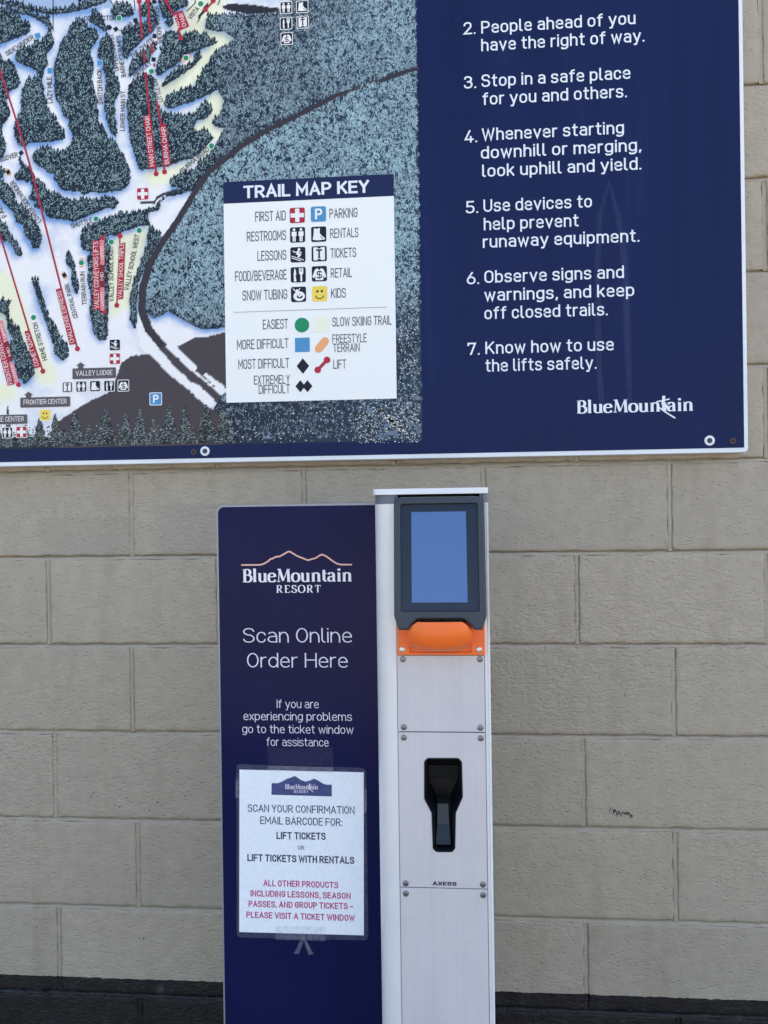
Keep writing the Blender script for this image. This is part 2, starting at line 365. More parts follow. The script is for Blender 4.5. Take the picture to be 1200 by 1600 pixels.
# joints measured on the real wall: heights of the bed joints, x of a known head joint per course
beds = {2: W(1185, 719)[1] + .001, 1: Z0 + C + 0.0018, 0: Z0, -1: Z0 - C + 0.0010, -2: Z0 - 2 * C, -3: Z0 - 3 * C - 0.0010, -4: Z0 - 4 * C - 0.001}
def bed(k): return beds.get(k, Z0 + k * C)
heads = {1: (W(205, 800)[0] + W(1047, 800)[0] - 6 * C * 1) / 2 , 0: W(76, 940)[0], -1: W(207, 1080)[0], -2: W(86, 1215)[0], -3: W(216, 1360)[0], -4: W(93, 1480)[0]}
heads[1] = W(205, 790)[0]
def head_xs(k):
    x = heads.get(k, (0.0 if k % 2 else -C) + 0.002 * math.sin(k * 5))
    if k in heads and k in (0, -2, -4):            # a second measured joint to the right
        x2 = {0: W(902, 940)[0], -2: W(912, 1215)[0], -4: W(916, 1500)[0]}[k]; n = 3
    elif k in heads:
        x2 = {1: W(1047, 790)[0], -1: W(1053, 1080)[0], -3: W(1056, 1370)[0]}[k]; n = 3
    else: x2 = x + 3 * 2 * C; n = 3
    st = (x2 - x) / n
    xs = [x + i * st if 0 <= i <= n else (x + i * 2 * C if i < 0 else x2 + (i - n) * 2 * C) for i in range(-3, 8)]
    return [q for q in xs if -1.25 < q < 2.75]
J = 0.0098                                          # joint width
def block_mesh(seed, bw=2 * C - J, bh=C - J):
    r = np.random.default_rng(seed); nx, nz = 30, 15
    us = np.concatenate(([0, .0012, .008, .018, .035], np.linspace(.06, .94, nx - 7), [.965, .982, .992, .9988, 1])); vs_ = np.concatenate(([0, .0024, .016, .036, .07], np.linspace(.13, .87, nz - 7), [.93, .964, .984, .9976, 1]))
    V = []; nU, nV = len(us), len(vs_)
    ph = r.uniform(0, 6.28, 12)
    for j, b_ in enumerate(vs_):
        for i, a in enumerate(us):
            x = (a - .5) * bw; z = (b_ - .5) * bh
            dx = min(a, 1 - a) * bw; dz = min(b_, 1 - b_) * bh; d = min(dx, dz)
            wob = 0.0012 * math.sin(a * 31 + ph[0]) * math.sin(b_ * 23 + ph[1]) + r.normal(0, 0.00035)
            y = 0.0
            if d < 0.006: y = (0.0034 if dz == d and b_ < .5 else (0.0012 if dz == d else 0.0020)) * (1 - math.sqrt(max(0, 1 - ((0.006 - d) / 0.006) ** 2)))
            if d < 1e-6: y = 0.011
            if dx < 0.008: x += 0.0010 * math.sin(b_ * 19 + ph[2]) + r.normal(0, .0004)
            if dz < 0.008: z += 0.0009 * math.sin(a * 27 + ph[3]) + 0.0005 * math.sin(a * 71 + ph[4]) + r.normal(0, .0004)
            V.append((x, y + wob * .5, z))
    F = [(j * nU + i, j * nU + i + 1, (j + 1) * nU + i + 1, (j + 1) * nU + i) for j in range(nV - 1) for i in range(nU - 1)]
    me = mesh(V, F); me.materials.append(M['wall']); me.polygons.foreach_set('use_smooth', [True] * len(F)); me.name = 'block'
    return me
variants = [block_mesh(s) for s in range(7)]
mo = G()
def bedstrip(z, x0, x1, k):
    """concave struck joint, slightly uneven"""
    n = int((x1 - x0) / 0.02); prof = [(-.9, 0.0016), (-.6, 0.0012), (-.1, 0.0024), (.35, 0.0052), (.62, 0.0078), (.95, 0.0095)]
    loops = []
    for i in range(n + 1):
        x = x0 + (x1 - x0) * i / n; wz = 0.0007 * math.sin(x * 13 + k) + 0.0005 * math.sin(x * 47 + 2 * k) + random.gauss(0, .00025)
        loops.append([(x, y + random.gauss(0, .0003), z + wz + a * J * .62) for a, y in prof])
    mo.loft(loops, closed=False)
def headstrip(x, z0, z1, k):
    n = 10; prof = [(-.95, 0.0022), (-.4, 0.0016), (.1, 0.0017), (.5, 0.0024), (.95, 0.0038)]; loops = []
    fill = random.uniform(-0.0015, 0.0018)
    for i in range(n + 1):
        z = z0 + (z1 - z0) * i / n; wz = random.gauss(0, .0004)
        loops.append([(x + wz + a * J * .55, y + fill * (abs(a) < .5), z) for a, y in prof])
    mo.loft(loops, closed=False)
for k in range(-6, 10):
    z0, z1 = bed(k), bed(k + 1)
    if k > -6: bedstrip(z0, -1.3, 2.8, k)
    xs = head_xs(k)
    for a, b_ in zip(xs[:-1], xs[1:]):
        o = bpy.data.objects.new('block', variants[random.randrange(7)]); COL.objects.link(o); o.parent = wall
        o.location = ((a + b_) / 2 - 0.6, random.uniform(-0.0006, 0.0006), (z0 + z1) / 2)
        o.scale = ((b_ - a - J) / (2 * C - J), 1, (z1 - z0 - J) / (C - J) )
        headstrip(a, z0 + J * .35, z1 - J * .35, k)
    headstrip(xs[-1], z0, z1, k)
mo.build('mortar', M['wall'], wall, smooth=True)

# ---------------------------------------------------------------- flat print
LAY = 0.00022
class Print:
    """flat ink shapes: (x,z) polygons at a sheet's y, one sheet of ink above the other, coloured per face"""
    def __init__(s, y): s.y = y; s.v = []; s.f = []; s.c = []
    def tri(s, pts, faces, col, lay=0):
        n = len(s.v); y = s.y - lay * LAY; s.v += [(p[0], y, p[1]) for p in pts]
        s.f += [tuple(n + i for i in q) for q in faces]; s.c += [col] * len(faces)
    def poly(s, pts, col, lay=0):
        s.tri(pts, [tuple(t) for t in tessellate_polygon([[Vector((p[0], p[1], 0)) for p in pts]])], col, lay)
    def disc(s, x, z, r, col, lay=0, n=18, sx=1):
        s.poly([(x + sx * r * math.cos(a), z + r * math.sin(a)) for a in [2 * math.pi * i / n for i in range(n)]], col, lay)
    def stroke(s, pts, w_, col, lay=0, closed=False, cap=0.0):
        V, F = ribbon(pts, w_, closed, cap); s.tri(V, F, col, lay)
    def build(s, name, parent, mat=None):
        me = bpy.data.meshes.new(name); me.from_pydata(s.v, [], s.f)
        at = me.attributes.new('Col', 'FLOAT_COLOR', 'CORNER')
        cnt = [len(f) for f in s.f]; arr = np.repeat(np.array([(*c, 1) for c in s.c], dtype=np.float32), cnt, axis=0)
        at.data.foreach_set('color', arr.ravel()); me.update()
        # all ink faces the viewer (-y)
        nrm = np.zeros(len(s.f) * 3, dtype=np.float32); me.polygons.foreach_get('normal', nrm)
        if (nrm[1::3] > 0).any():
            import bmesh
            bm = bmesh.new(); bm.from_mesh(me)
            fl = [f for f in bm.faces if f.normal.y > 0]
            if fl: bmesh.ops.reverse_faces(bm, faces=fl)
            bm.to_mesh(me); bm.free()
        return link(name, me, mat or M['print'], parent)

# monoline road-sign style alphabet, hundredths of the cap height: x,y[,corner radius]
DIN = {
'A': '0,0 33,100 66,0|11,32 55,32', 'B': '0,0 0,100|0,100 50,100,23 50,54,23 0,54|0,54 56,54,26 56,0,26 0,0',
'C': '56,72 56,100,28 0,100,28 0,0,28 56,0,28 56,28', 'D': '0,0 0,100 58,100,29 58,0,29*', 'E': '50,100 0,100 0,0 50,0|0,52 44,52',
'F': '50,100 0,100 0,0|0,50 43,50', 'G': '56,74 56,100,28 0,100,28 0,0,28 56,0,28 56,48 32,48', 'H': '0,0 0,100|58,0 58,100|0,52 58,52',
'I': '0,0 0,100', 'J': '36,100 36,0,20 0,0,18 0,14', 'K': '0,0 0,100|56,100 4,40|20,58 58,0', 'L': '0,100 0,0 46,0', 'M': '0,0 0,100 37,30 74,100 74,0',
'N': '0,0 0,100 58,0 58,100', 'O': '0,0,29 58,0,29 58,100,29 0,100,29*', 'P': '0,0 0,100|0,100 56,100,28 56,46,28 0,46',
'R': '0,0 0,100|0,100 56,100,28 56,46,28 0,46|28,46 58,0', 'S': '54,80 54,100,26 0,100,26 0,56,26 56,50,26 56,0,26 0,0,26 0,20',
'T': '0,100 60,100|30,0 30,100', 'U': '0,100 0,0,29 58,0,29 58,100', 'V': '0,100 31,0 62,100', 'W': '0,100 22,0 44,90 66,0 88,100',
'X': '0,0 56,100|0,100 56,0', 'Y': '0,100 30,46 60,100|30,0 30,46', 'Z': '0,100 54,100 0,0 54,0',
'a': '46,0 46,72,22 6,72,16 5,64|46,42 0,42,21 0,0,21 46,2', 'b': '0,0 0,100|0,0,24 48,0,24 48,72,24 0,72,24*', 'c': '44,54 44,72,22 0,72,22 0,0,22 44,0,22 44,18',
'd': '48,0 48,100|0,0,24 48,0,24 48,72,24 0,72,24*', 'e': '0,37 46,37 46,72,23 0,72,23 0,0,23 44,0,18 45,9', 'f': '12,0 12,100,16 32,100|0,72 30,72',
'g': '0,2,24 48,2,24 48,72,24 0,72,24*|48,72 48,-26,24 4,-26,20 3,-20', 'h': '0,0 0,100|0,40 0,72,24 46,72,24 46,0', 'i': '0,0 0,72|0,96 0,98',
'j': '10,72 10,-26,14 0,-26|10,96 10,98', 'k': '0,0 0,100|42,72 2,26|16,42 44,0', 'l': '0,100 0,0,14 14,0', 'm': '0,0 0,72|0,40 0,72,22 40,72,22 40,0|40,40 40,72,22 80,72,22 80,0',
'n': '0,0 0,72|0,40 0,72,24 46,72,24 46,0', 'o': '0,0,24 48,0,24 48,72,24 0,72,24*', 'p': '0,-26 0,72|0,0,24 48,0,24 48,72,24 0,72,24*',
'q': '48,-26 48,72|0,0,24 48,0,24 48,72,24 0,72,24*', 'r': '0,0 0,72|0,44 0,72,22 26,72', 's': '42,60 42,72,18 0,72,18 0,40,18 44,34,18 44,0,18 0,0,18 0,12',
't': '12,96 12,0,14 30,0|0,72 30,72', 'u': '0,72 0,0,24 46,0,24 46,30|46,0 46,72', 'v': '0,72 24,0 48,72', 'w': '0,72 18,0 36,66 54,0 72,72',
'x': '0,0 42,72|0,72 42,0', 'y': '0,72 25,4|50,72 18,-26 6,-26', 'z': '0,72 42,72 0,0 42,0', '.': '0,0 0,1', ',': '2,1 -2,-15', '/': '0,-4 34,104', "'": '0,100 0,84',
'2': '2,78 2,100,24 52,100,25 52,60,22 2,0 56,0', '3': '2,84 2,100,22 50,100,23 50,54,22 24,54|24,54 54,54,24 54,0,25 0,0,25 0,20',
'4': '34,100 0,22 58,22|42,46 42,0', '5': '50,100 6,100 4,56 54,62,25 54,0,25 0,0,25 0,16', '6': '36,100 6,50|0,0,26 56,0,26 56,58,26 0,58,26*', '7': '0,84 0,100 54,100 20,0',
'-': '0,42 24,42', '\u2013': '0,42 44,42', ':': '0,4 0,5|0,60 0,61', 'Q': '0,0,29 58,0,29 58,100,29 0,100,29*|34,20 60,-10', ' ': ''}
# bold old-style serif letters for the resort's wordmark; strokes starting with _ are thin serifs
SERIF = {
'B': '14,0 14,100|14,99 54,97,21 54,54,20 14,54|14,54 62,54,25 62,1,26 14,1|_0,3 24,3|_0,97 24,97',
'l': '13,0 13,104|_1,3 25,3|_1,98 13,103', 'u': '13,68 13,0,22 50,3,18 52,20|52,0 52,68|_1,65 13,67|_40,65 52,67|_52,3 66,3',
'e': '8,40 50,40|51,40 52,68,24 6,67,28 6,1,28 48,1,24 54,16', 'M': '_14,0 20,96|_20,98 14,0|20,100 48,10|_48,6 82,100|84,100 88,0|_4,3 26,3|_76,3 101,3|_6,97 22,97|_82,97 98,97',
'o': '7,1,30 57,1,30 57,67,30 7,67,30*', 'n': '13,0 13,68|13,46 17,67,18 53,68,20 53,0|_1,3 25,3|_41,3 66,3|_1,65 13,67',
't': '14,90 14,0,16 34,5|_3,65 33,65|_3,63 33,63', 'a': '44,0 44,68,22 10,68,18 8,54|44,40 7,36,18 7,1,18 44,6|_44,3 58,3', 'i': '13,0 13,68|13,82 13,99|_1,3 25,3|_1,65 13,67',
'R': '14,0 14,100|14,99 60,99,24 60,48,24 14,48|34,48 66,4|_0,3 26,3|_0,97 24,97|_60,3 76,3', 'E': '14,0 14,100|_14,97 62,97|_14,3 64,3|_14,52 46,52|_62,97 62,78|_65,3 65,24|_0,3 20,3|_0,97 20,97',
'S': '54,76 50,98,22 8,98,24 8,56,22 58,46,24 58,2,24 6,2,22 4,26', 'O': '7,1,44 85,1,44 85,99,44 7,99,44*', 'T': '38,0 38,100|_4,97 72,97|_4,97 4,78|_72,97 72,78|_26,3 50,3', ' ': ''}
def parse(spec):
    out_ = []
    if not spec: return out_
    for s_ in spec.split('|'):
        thin = s_.startswith('_'); s_ = s_.lstrip('_'); closed = s_.endswith('*'); s_ = s_.rstrip('*')
        out_.append((rounded([tuple(float(q) for q in p.split(',')) for p in s_.split()], closed, 5), closed, thin))
    return out_
def layout(text, font, t, gap, space):
    """-> list of (verts, faces) strokes in hundredths, total width, cap height"""
    x = 0; res = []
    for ch in text:
        if ch == ' ': x += space; continue
        sp = parse(font[ch]); xs = [p[0] for pl, _, _ in sp for p in pl]; x0, x1 = min(xs), max(xs)
        for pl, closed, thin in sp:
            if font is DIN: wd = t; cap = t / 2
            else:
                wd = t * 0.34 if thin else (lambda d, t=t: t * (0.36 + 0.64 * abs(d.y) ** 1.2)); cap = 0 if not thin else 0
            V, F = ribbon([(p[0] - x0 + x + t / 2, p[1]) for p in pl], wd, closed, cap if not closed else 0)
            res.append((V, F))
        x += (x1 - x0) + t + gap
    return res, x - gap
def text(pr, s, p0, p1, h, col, lay, style='din', t=14, off=0.0, gap=9, space=30, level=True):
    """s written on print sheet pr from photo pixel p0 to p1 (ends of the baseline), capitals h pixels high"""
    a = Vector(W(*p0, pr.y)); b = Vector(W(*p1, pr.y))
    sc = (b - a).length / max(1e-6, math.hypot(p1[0] - p0[0], p1[1] - p0[1]))
    d = (b - a); width = d.length; d.normalize()
    if level: d = Vector((1, 0)); a.y = (a.y + b.y) / 2
    u = Vector((-d.y, d.x)); hh = h * sc
    if True:
        if style == 'sans': ELL[0] = True; t = 11.5 + off * 330; gap = 10; space = 30; style = 'din'
        st, wd = layout(s, DIN if style == 'din' else SERIF, t, gap, space)
        ELL[0] = False
        cap = 100 + (t if style == 'din' else 0); sx = width / wd; sy = hh / cap; e = t / 2 if style == 'din' else 0
        for i, (V, F) in enumerate(st):
            pr.tri([a + d * (v[0] * sx) + u * ((v[1] + e) * sy) for v in V], F, col, lay + 0.06 * (i % 4))
    return a, d, u, sc

# ---------------------------------------------------------------- the sign
YS = -0.030                                          # front of the sign board
sign = empty('trail_sign', (0.3, 0, 1.5), 'big navy wall sign with a snowy trail map, a map key and numbered rules', 'sign')
bx0, bx1 = -1.15, W(1168.5, 640, YS)[0]; bz0 = (W(300, 723.5, YS)[1] + W(1000, 709.5, YS)[1]) / 2; bz1 = 3.12
bd = G(); bd.slab(rrect(bx0, bx1, bz0, bz1, (0.004, 0.010, 0.01, 0.004)), -0.003, YS, 0.0015)
board = bd.build('sign_board', M['white'], sign)
bt = G(); 
for z in (bz0 + 0.06, bz0 + 0.5): bt.box(bx0 + .1, bx1 - .08, -0.003, 0.0, z, z + 0.04)
YN = YS - 0.0006
nf = G(); ex = 6.0 / 700
nf.slab(rrect(bx0 + ex, bx1 - ex, bz0 + ex * 1.15, bz1 - ex, 0.002), YS - 0.0001, YN, 0)
face = nf.build('printed_face', M['navy'], sign)
YM = YN - 0.0004
def SW(pts): return [W(p[0], p[1], YM) for p in pts]

WHITE = (0.80, 0.82, 0.84); INK = alb(22, 28, 48); RED = alb(160, 42, 68); GREEN = alb(30, 135, 100); BLUE = alb(72, 140, 200); ORANGE = alb(224, 165, 120)
TXT = alb(52, 58, 78); YEL = alb(228, 205, 95); GREY = alb(84, 84, 96)

# trail map: raster masks in photo pixels of the sign (numpy), then vertex colours on a fine sheet
MX0, MX1, MY0, MY1 = -60, 664, -60, 706
def mask(polys, ss=1):
    H_, W_ = MY1 - MY0, MX1 - MX0; m = np.zeros((H_, W_), bool)
    yy, xx = np.mgrid[MY0:MY1, MX0:MX1]; yy = yy + .5; xx = xx + .5
    for P in polys:
        q = np.zeros_like(m); n = len(P)
        for i in range(n):
            x1, y1 = P[i]; x2, y2 = P[(i + 1) % n]
            if y1 == y2: continue
            c_ = ((y1 > yy) != (y2 > yy)) & (xx < (x2 - x1) * (yy - y1) / (y2 - y1) + x1); q ^= c_
        m |= q
    return m
def blur(a, r):
    a = a.astype(float); k = np.exp(-np.arange(-3 * r, 3 * r + 1) ** 2 / (2 * r * r)); k /= k.sum(); p = 3 * r
    a = np.pad(a, ((p, p), (0, 0)), 'edge'); a = sum(k[i] * a[i:i + a.shape[0] - 2 * p] for i in range(2 * p + 1))
    a = np.pad(a, ((0, 0), (p, p)), 'edge'); return sum(k[i] * a[:, i:i + a.shape[1] - 2 * p] for i in range(2 * p + 1))
FOREST = [
 [(-60,12),(0,12),(11,13),(14,21),(22,19),(29,27),(36,33),(44,33),(47,47),(43,53),(30,58),(9,66),(0,70),(-60,74)],
 [(33,180),(34,142),(40,130),(46,120),(50,128),(57,122),(57,111),(45,105),(26,97),(24,86),(27,80),(37,75),(48,75),(55,66),(67,64),(76,50),(75,42),(66,36),(52,27),(44,24),(30,22),(12,16),(10,11),(22,14),(40,17),(56,23),(66,27),(76,27),(81,41),(80,56),(85,68),(80,76),(74,84),(74,102),(67,112),(66,130),(70,155),(76,172),(84,180),(93,194),(100,206),(102,216),(96,219),(75,222),(45,224),(39,230),(30,228),(22,212),(22,200),(28,179)],
 [(-60,80),(0,87),(5,95),(10,98),(20,97),(27,113),(32,130),(27,138),(15,142),(10,158),(14,170),(15,181),(9,191),(3,197),(1,208),(6,215),(9,230),(6,245),(0,247),(-60,250)],
 [(123,27),(129,30),(135,40),(150,48),(153,60),(147,70),(141,78),(140,90),(147,98),(145,114),(142,125),(147,142),(151,157),(151,170),(154,192),(162,200),(166,213),(174,219),(180,225),(188,236),(197,254),(202,268),(204,278),(200,290),(189,298),(174,300),(156,302),(144,300),(130,305),(124,300),(111,299),(103,299),(93,294),(90,287),(84,282),(85,273),(75,270),(69,263),(60,260),(52,251),(51,242),(54,236),(64,234),(75,231),(84,236),(93,237),(102,236),(111,224),(114,213),(111,204),(106,197),(108,189),(99,180),(96,170),(86,150),(85,102),(88,88),(96,70),(100,60),(108,50),(114,38)],
 [(159,63),(166,56),(174,60),(178,96),(177,120),(187,128),(187,146),(179,157),(182,216),(175,210),(166,187),(163,163),(166,125),(159,96),(153,88),(155,70)],
 [(146,17),(157,20),(163,38),(171,46),(163,50),(152,41),(142,35),(143,23)], [(172,17),(181,6),(204,6),(210,20),(208,25),(187,27),(175,25)],
 [(0,6),(30,14),(60,20),(85,23),(110,20),(140,13),(165,4),(172,-6),(150,-6),(130,6),(105,12),(85,15),(60,13),(30,6),(0,-2)],
 [(192,50),(205,42),(218,38),(228,36),(243,43),(240,50),(230,56),(220,66),(205,80),(198,93),(192,90),(191,68)],
 [(206,96),(226,80),(236,70),(243,65),(245,78),(235,84),(234,96),(220,105),(212,111),(204,120),(201,117),(203,104)],
 [(221,6),(230,8),(236,6),(246,28),(222,27),(219,15)], [(228,31),(245,31),(248,40),(238,39)],
 [(246,1),(260,-4),(290,-4),(295,9),(284,13),(269,22),(269,28),(254,28),(251,16)], [(258,33),(270,31),(273,36),(266,43),(258,37)],
 [(257,57),(263,51),(273,48),(278,57),(287,57),(294,51),(308,52),(320,55),(335,63),(341,66),(333,70),(320,75),(305,80),(290,87),(275,102),(254,115),(246,120),(243,111),(245,103),(251,84),(255,67)],
 [(311,81),(315,90),(305,102),(287,115),(266,129),(254,136),(252,132),(263,121),(278,108),(290,102),(302,96),(305,85)],
 [(201,142),(210,126),(227,117),(239,118),(242,150),(251,175),(266,180),(278,182),(294,179),(303,180),(312,168),(320,158),(329,168),(331,175),(323,185),(308,188),(302,198),(311,207),(322,203),(326,209),(335,215),(325,225),(315,237),(300,248),(284,251),(263,260),(242,263),(222,266),(216,260),(209,237),(203,215),(200,185),(199,160)],
 [(322,45),(324,24),(345,24),(384,24),(430,22),(450,8),(470,-10),(664,-10),(664,706),(330,706),(330,645),(350,618),(610,618),(610,512),(350,512),(315,515),(292,503),(263,487),(254,492),(238,497),(225,483),(222,457),(230,413),(254,378),(283,340),(305,300),(297,299),(270,307),(254,308),(248,329),(232,332),(232,350),(240,358),(254,369),(232,405),(216,442),(213,503),(211,515),(204,503),(204,457),(216,422),(230,384),(233,352),(222,352),(205,358),(190,363),(182,369),(170,368),(166,376),(172,380),(168,500),(168,522),(167,531),(156,532),(146,520),(144,505),(141,490),(143,460),(138,445),(139,420),(136,403),(141,393),(129,390),(126,372),(129,360),(135,356),(148,350),(165,342),(176,337),(205,333),(219,332),(245,326),(262,302),(293,294),(266,292),(266,282),(275,273),(290,270),(302,269),(305,260),(320,248),(335,233),(338,225),(355,201),(338,198),(332,192),(349,175),(350,155),(340,140),(326,148),(314,153),(297,160),(281,165),(269,170),(260,168),(258,165),(261,150),(272,144),(290,141),(305,135),(309,124),(320,108),(329,90),(341,80),(358,70),(370,63),(352,50),(335,48)],
 [(51,272),(57,284),(67,284),(73,297),(84,303),(96,309),(105,311),(117,315),(135,312),(150,314),(162,308),(179,308),(185,318),(179,326),(165,326),(150,332),(135,339),(114,347),(93,342),(76,341),(66,327),(55,324),(57,315),(45,312),(45,306),(52,302),(49,287)],
 [(30,246),(37,254),(39,263),(45,258),(50,273),(48,284),(40,285),(37,281),(25,282),(24,273),(33,270),(34,260),(30,257)],
 [(-60,270),(0,285),(9,285),(16,294),(24,302),(22,314),(27,321),(36,321),(43,332),(55,344),(58,352),(64,364),(66,371),(60,388),(51,388),(48,377),(40,368),(37,352),(25,347),(22,332),(13,323),(0,310),(-60,290)],
 [(-60,250),(0,262),(7,268),(6,277),(0,279),(-60,268)],
 [(-60,320),(0,343),(7,349),(13,360),(20,373),(28,384),(34,395),(33,401),(27,400),(20,386),(13,377),(5,378),(0,372),(-60,350)],
 [(105,391),(111,395),(117,415),(120,433),(124,449),(121,460),(117,458),(112,442),(111,420),(104,412)],
 [(49,437),(59,438),(63,457),(70,473),(74,490),(78,500),(88,512),(96,528),(105,540),(107,558),(96,564),(86,552),(81,530),(75,512),(67,490),(60,470),(55,452)],
 [(-60,470),(0,475),(5,463),(9,472),(18,469),(12,482),(15,497),(21,508),(30,513),(35,530),(42,547),(50,561),(54,585),(45,594),(39,601),(36,594),(27,590),(25,570),(17,552),(15,536),(21,530),(12,514),(10,497),(5,490),(0,488),(-60,490)]]
ROAD = [(660,108,6),(651,109,6),(620,117,6),(597,125,5),(550,141,5),(507,159,7),(483,172,8),(451,187,9),(416,204,9),(378,228,8),(349,251,9),(327,268,9),(305,300,9),(287,329,9),(275,350,9),(254,378,9),(234,413,11),(223,450,12),(222,486,12),(233,515,12),(254,541,13),(277,567,14),(306,594,14),(345,626,14)]
LOT = [[(85,700),(85,664),(117,640),(146,624),(170,613),(182,590),(190,566),(205,556),(233,553),(262,580),(283,600),(350,655),(350,700)], [(277,541),(306,527),(320,527),(356,518),(356,606),(335,605),(300,575)]]
SNOWBITS = [[(215,505),(222,512),(240,537),(262,562),(290,590),(289,597),(280,598),(262,582),(233,553),(220,545)], [(292,600),(297,596),(309,601),(335,624),(324,635),(303,617)],
            [(274,541),(309,573),(305,581),(297,578),(257,540)], [(315,585),(324,584),(352,604),(347,612),(341,608)]]
SLOW = [[(262,45),(285,20),(300,0),(355,-20),(350,20),(322,30),(322,45),(352,50),(372,63),(345,82),(320,112),(309,124),(300,138),(260,150),(256,166),(262,178),(300,175),(340,138),(352,155),(350,178),(334,192),(356,202),(325,240),(290,262),(262,285),(245,292),(228,285),(222,270),(260,262),(300,248),(325,225),(300,200),(320,185),(250,172),(247,130),(300,90),(330,70),(290,60),(275,45)],
        [(180,370),(215,358),(232,350),(230,384),(212,430),(204,480),(170,500),(165,400)], [(-60,415),(15,425),(35,470),(60,530),(90,585),(85,600),(60,600),(40,560),(0,500),(-60,500)], [(-60,600),(20,600),(30,620),(0,632),(-60,632)]]
fm = mask(FOREST); lot = mask(LOT); sb = mask(SNOWBITS); slow = blur(mask(SLOW), 4)
rdpoly = []
_ctr = [(p[0], p[1]) for p in ROAD]
def road_poly():
    L_, R_ = [], []
    for i, (x, y, w_) in enumerate(ROAD):
        a = ROAD[max(0, i - 1)]; b = ROAD[min(len(ROAD) - 1, i + 1)]; d = Vector((b[0] - a[0], b[1] - a[1])).normalized()
        L_.append((x - d.y * w_ / 2, y + d.x * w_ / 2)); R_.append((x + d.y * w_ / 2, y - d.x * w_ / 2))
    return L_ + R_[::-1]
road = mask([road_poly()]); lotm = (lot & ~sb) | (mask([road_poly()]) )
near = np.clip(blur(np.roll(np.roll(fm, 5, 0), -2, 1), 5) * 1.5, 0, 1)
H_, W_ = fm.shape; yy, xx = np.mgrid[MY0:MY1, MX0:MX1]
def fnoise(scale, seed):
    r = np.random.default_rng(seed); h, w_ = int(H_ / scale) + 3, int(W_ / scale) + 3; g_ = r.random((h, w_))
    fy, fx = (yy - MY0) / scale, (xx - MX0) / scale; iy, ix = fy.astype(int), fx.astype(int); ty, tx = fy - iy, fx - ix
    ty = ty * ty * (3 - 2 * ty); tx = tx * tx * (3 - 2 * tx)
    return (g_[iy, ix] * (1 - ty) + g_[iy + 1, ix] * ty) * (1 - tx) + (g_[iy, ix + 1] * (1 - ty) + g_[iy + 1, ix + 1] * ty) * tx
nz = 0.5 * fnoise(40, 1) + 0.3 * fnoise(16, 2) + 0.2 * fnoise(6, 3)
A = lambda r, g_, b: np.array(alb(r, g_, b))
img = np.zeros((H_, W_, 3))
snow = A(222, 231, 246); blueish = A(112, 154, 215); slowc = A(222, 232, 205)
sh = np.clip(near * 0.95 + (nz - .5) * 1.0 + np.clip((200 - yy) / 900, 0, .2), 0, 1)[..., None]
img[:] = snow * (1 - sh) + blueish * sh
img = img * (1 - slow[..., None] * .78) + (slowc * (1 - sh * .35)) * slow[..., None] * .78
img[(yy < 12) & (xx < 175)] = A(150, 180, 220)
hill = mask([[(-60, -60), (180, -60), (170, 0), (140, 10), (105, 17), (60, 14), (0, 2), (-60, 0)]]); img[hill] = A(148, 178, 222)
img[mask([[(500, -60), (534, -60), (560, 2), (530, 12), (512, 9), (500, 4)]])] = A(150, 180, 210)
d0 = A(22, 36, 54); lt = A(36, 60, 84)
tt = np.clip((xx - 300) / 300, 0, 1)[..., None]
img[fm] = (d0 * (1 - tt) + lt * tt)[fm]
img[(yy > 682 + 5 * (nz - .5)) & (xx < 350)] = A(36, 44, 50)
asph = A(66, 64, 73)
img[lotm] = asph; img[sb] = A(222, 231, 246)
for pl_, w_ in (([(219, 317), (240, 317), (247, 308), (265, 300), (288, 295)], 4), ([(219, 330), (243, 325), (251, 312)], 3)):
    V, F = ribbon(pl_, w_); m_ = mask([[V[i] for i in range(0, len(V), 2)] + [V[i] for i in range(len(V) - 1, 0, -2)]]); img[m_] = A(48, 50, 66)
for pl_ in ([(346, 10), (360, 6), (378, 6), (434, 12), (440, 20), (384, 22), (352, 15)], [(308, 37), (310, 25), (318, 12), (326, 4), (325, 12), (316, 24)]): img[mask([pl_])] = A(36, 40, 50)
img[mask([[(556, 6), (600, -2), (664, -8), (664, 34), (640, 32), (600, 20), (570, 14)]])] = A(52, 62, 80)
img[(yy > 697)] = img[(yy > 697)]
# sheet: 2-pixel cells
ztop = min(bz1 - ex, W(300, MY0, YM)[1]); rx = W(655, 350, YM)[0]; zb = W(330, 695, YM)[1]
lx = W(MX0, 350, YM)[0]
nxg, nzg = 355, 375
gx = np.linspace(lx, rx, nxg); gz = np.linspace(zb, ztop, nzg)
def to_px(x, y, z):
    d = Vector((x - CX, y + CD, z - CZ)); f = d.dot(CF); return 600 + FOC * d.dot(CR) / f, 800 - FOC * d.dot(CU) / f
XX, ZZ = np.meshgrid(gx, gz)
dv = np.stack([XX - CX, np.full_like(XX, YM + CD), ZZ - CZ], -1)
ff = dv @ np.array(CF); PX = 600 + FOC * (dv @ np.array(CR)) / ff; PY = 800 - FOC * (dv @ np.array(CU)) / ff
ci = np.clip((PY - MY0).astype(int), 0, H_ - 1), np.clip((PX - MX0).astype(int), 0, W_ - 1)
vc = img[ci]
me = bpy.data.meshes.new('map_print')
idx = np.arange(nxg * nzg).reshape(nzg, nxg)
fcs = np.stack([idx[:-1, :-1], idx[:-1, 1:], idx[1:, 1:], idx[1:, :-1]], -1).reshape(-1, 4)
vv = np.stack([XX, np.full_like(XX, YM), ZZ], -1).reshape(-1, 3)
me.from_pydata(vv.tolist(), [], fcs.tolist())
at = me.attributes.new('Col', 'FLOAT_COLOR', 'POINT'); at.data.foreach_set('color', np.concatenate([vc.reshape(-1, 3), np.ones((nxg * nzg, 1))], 1).astype(np.float32).ravel())
me.update(); mapo = link('trail_map', me, M['print'], sign)

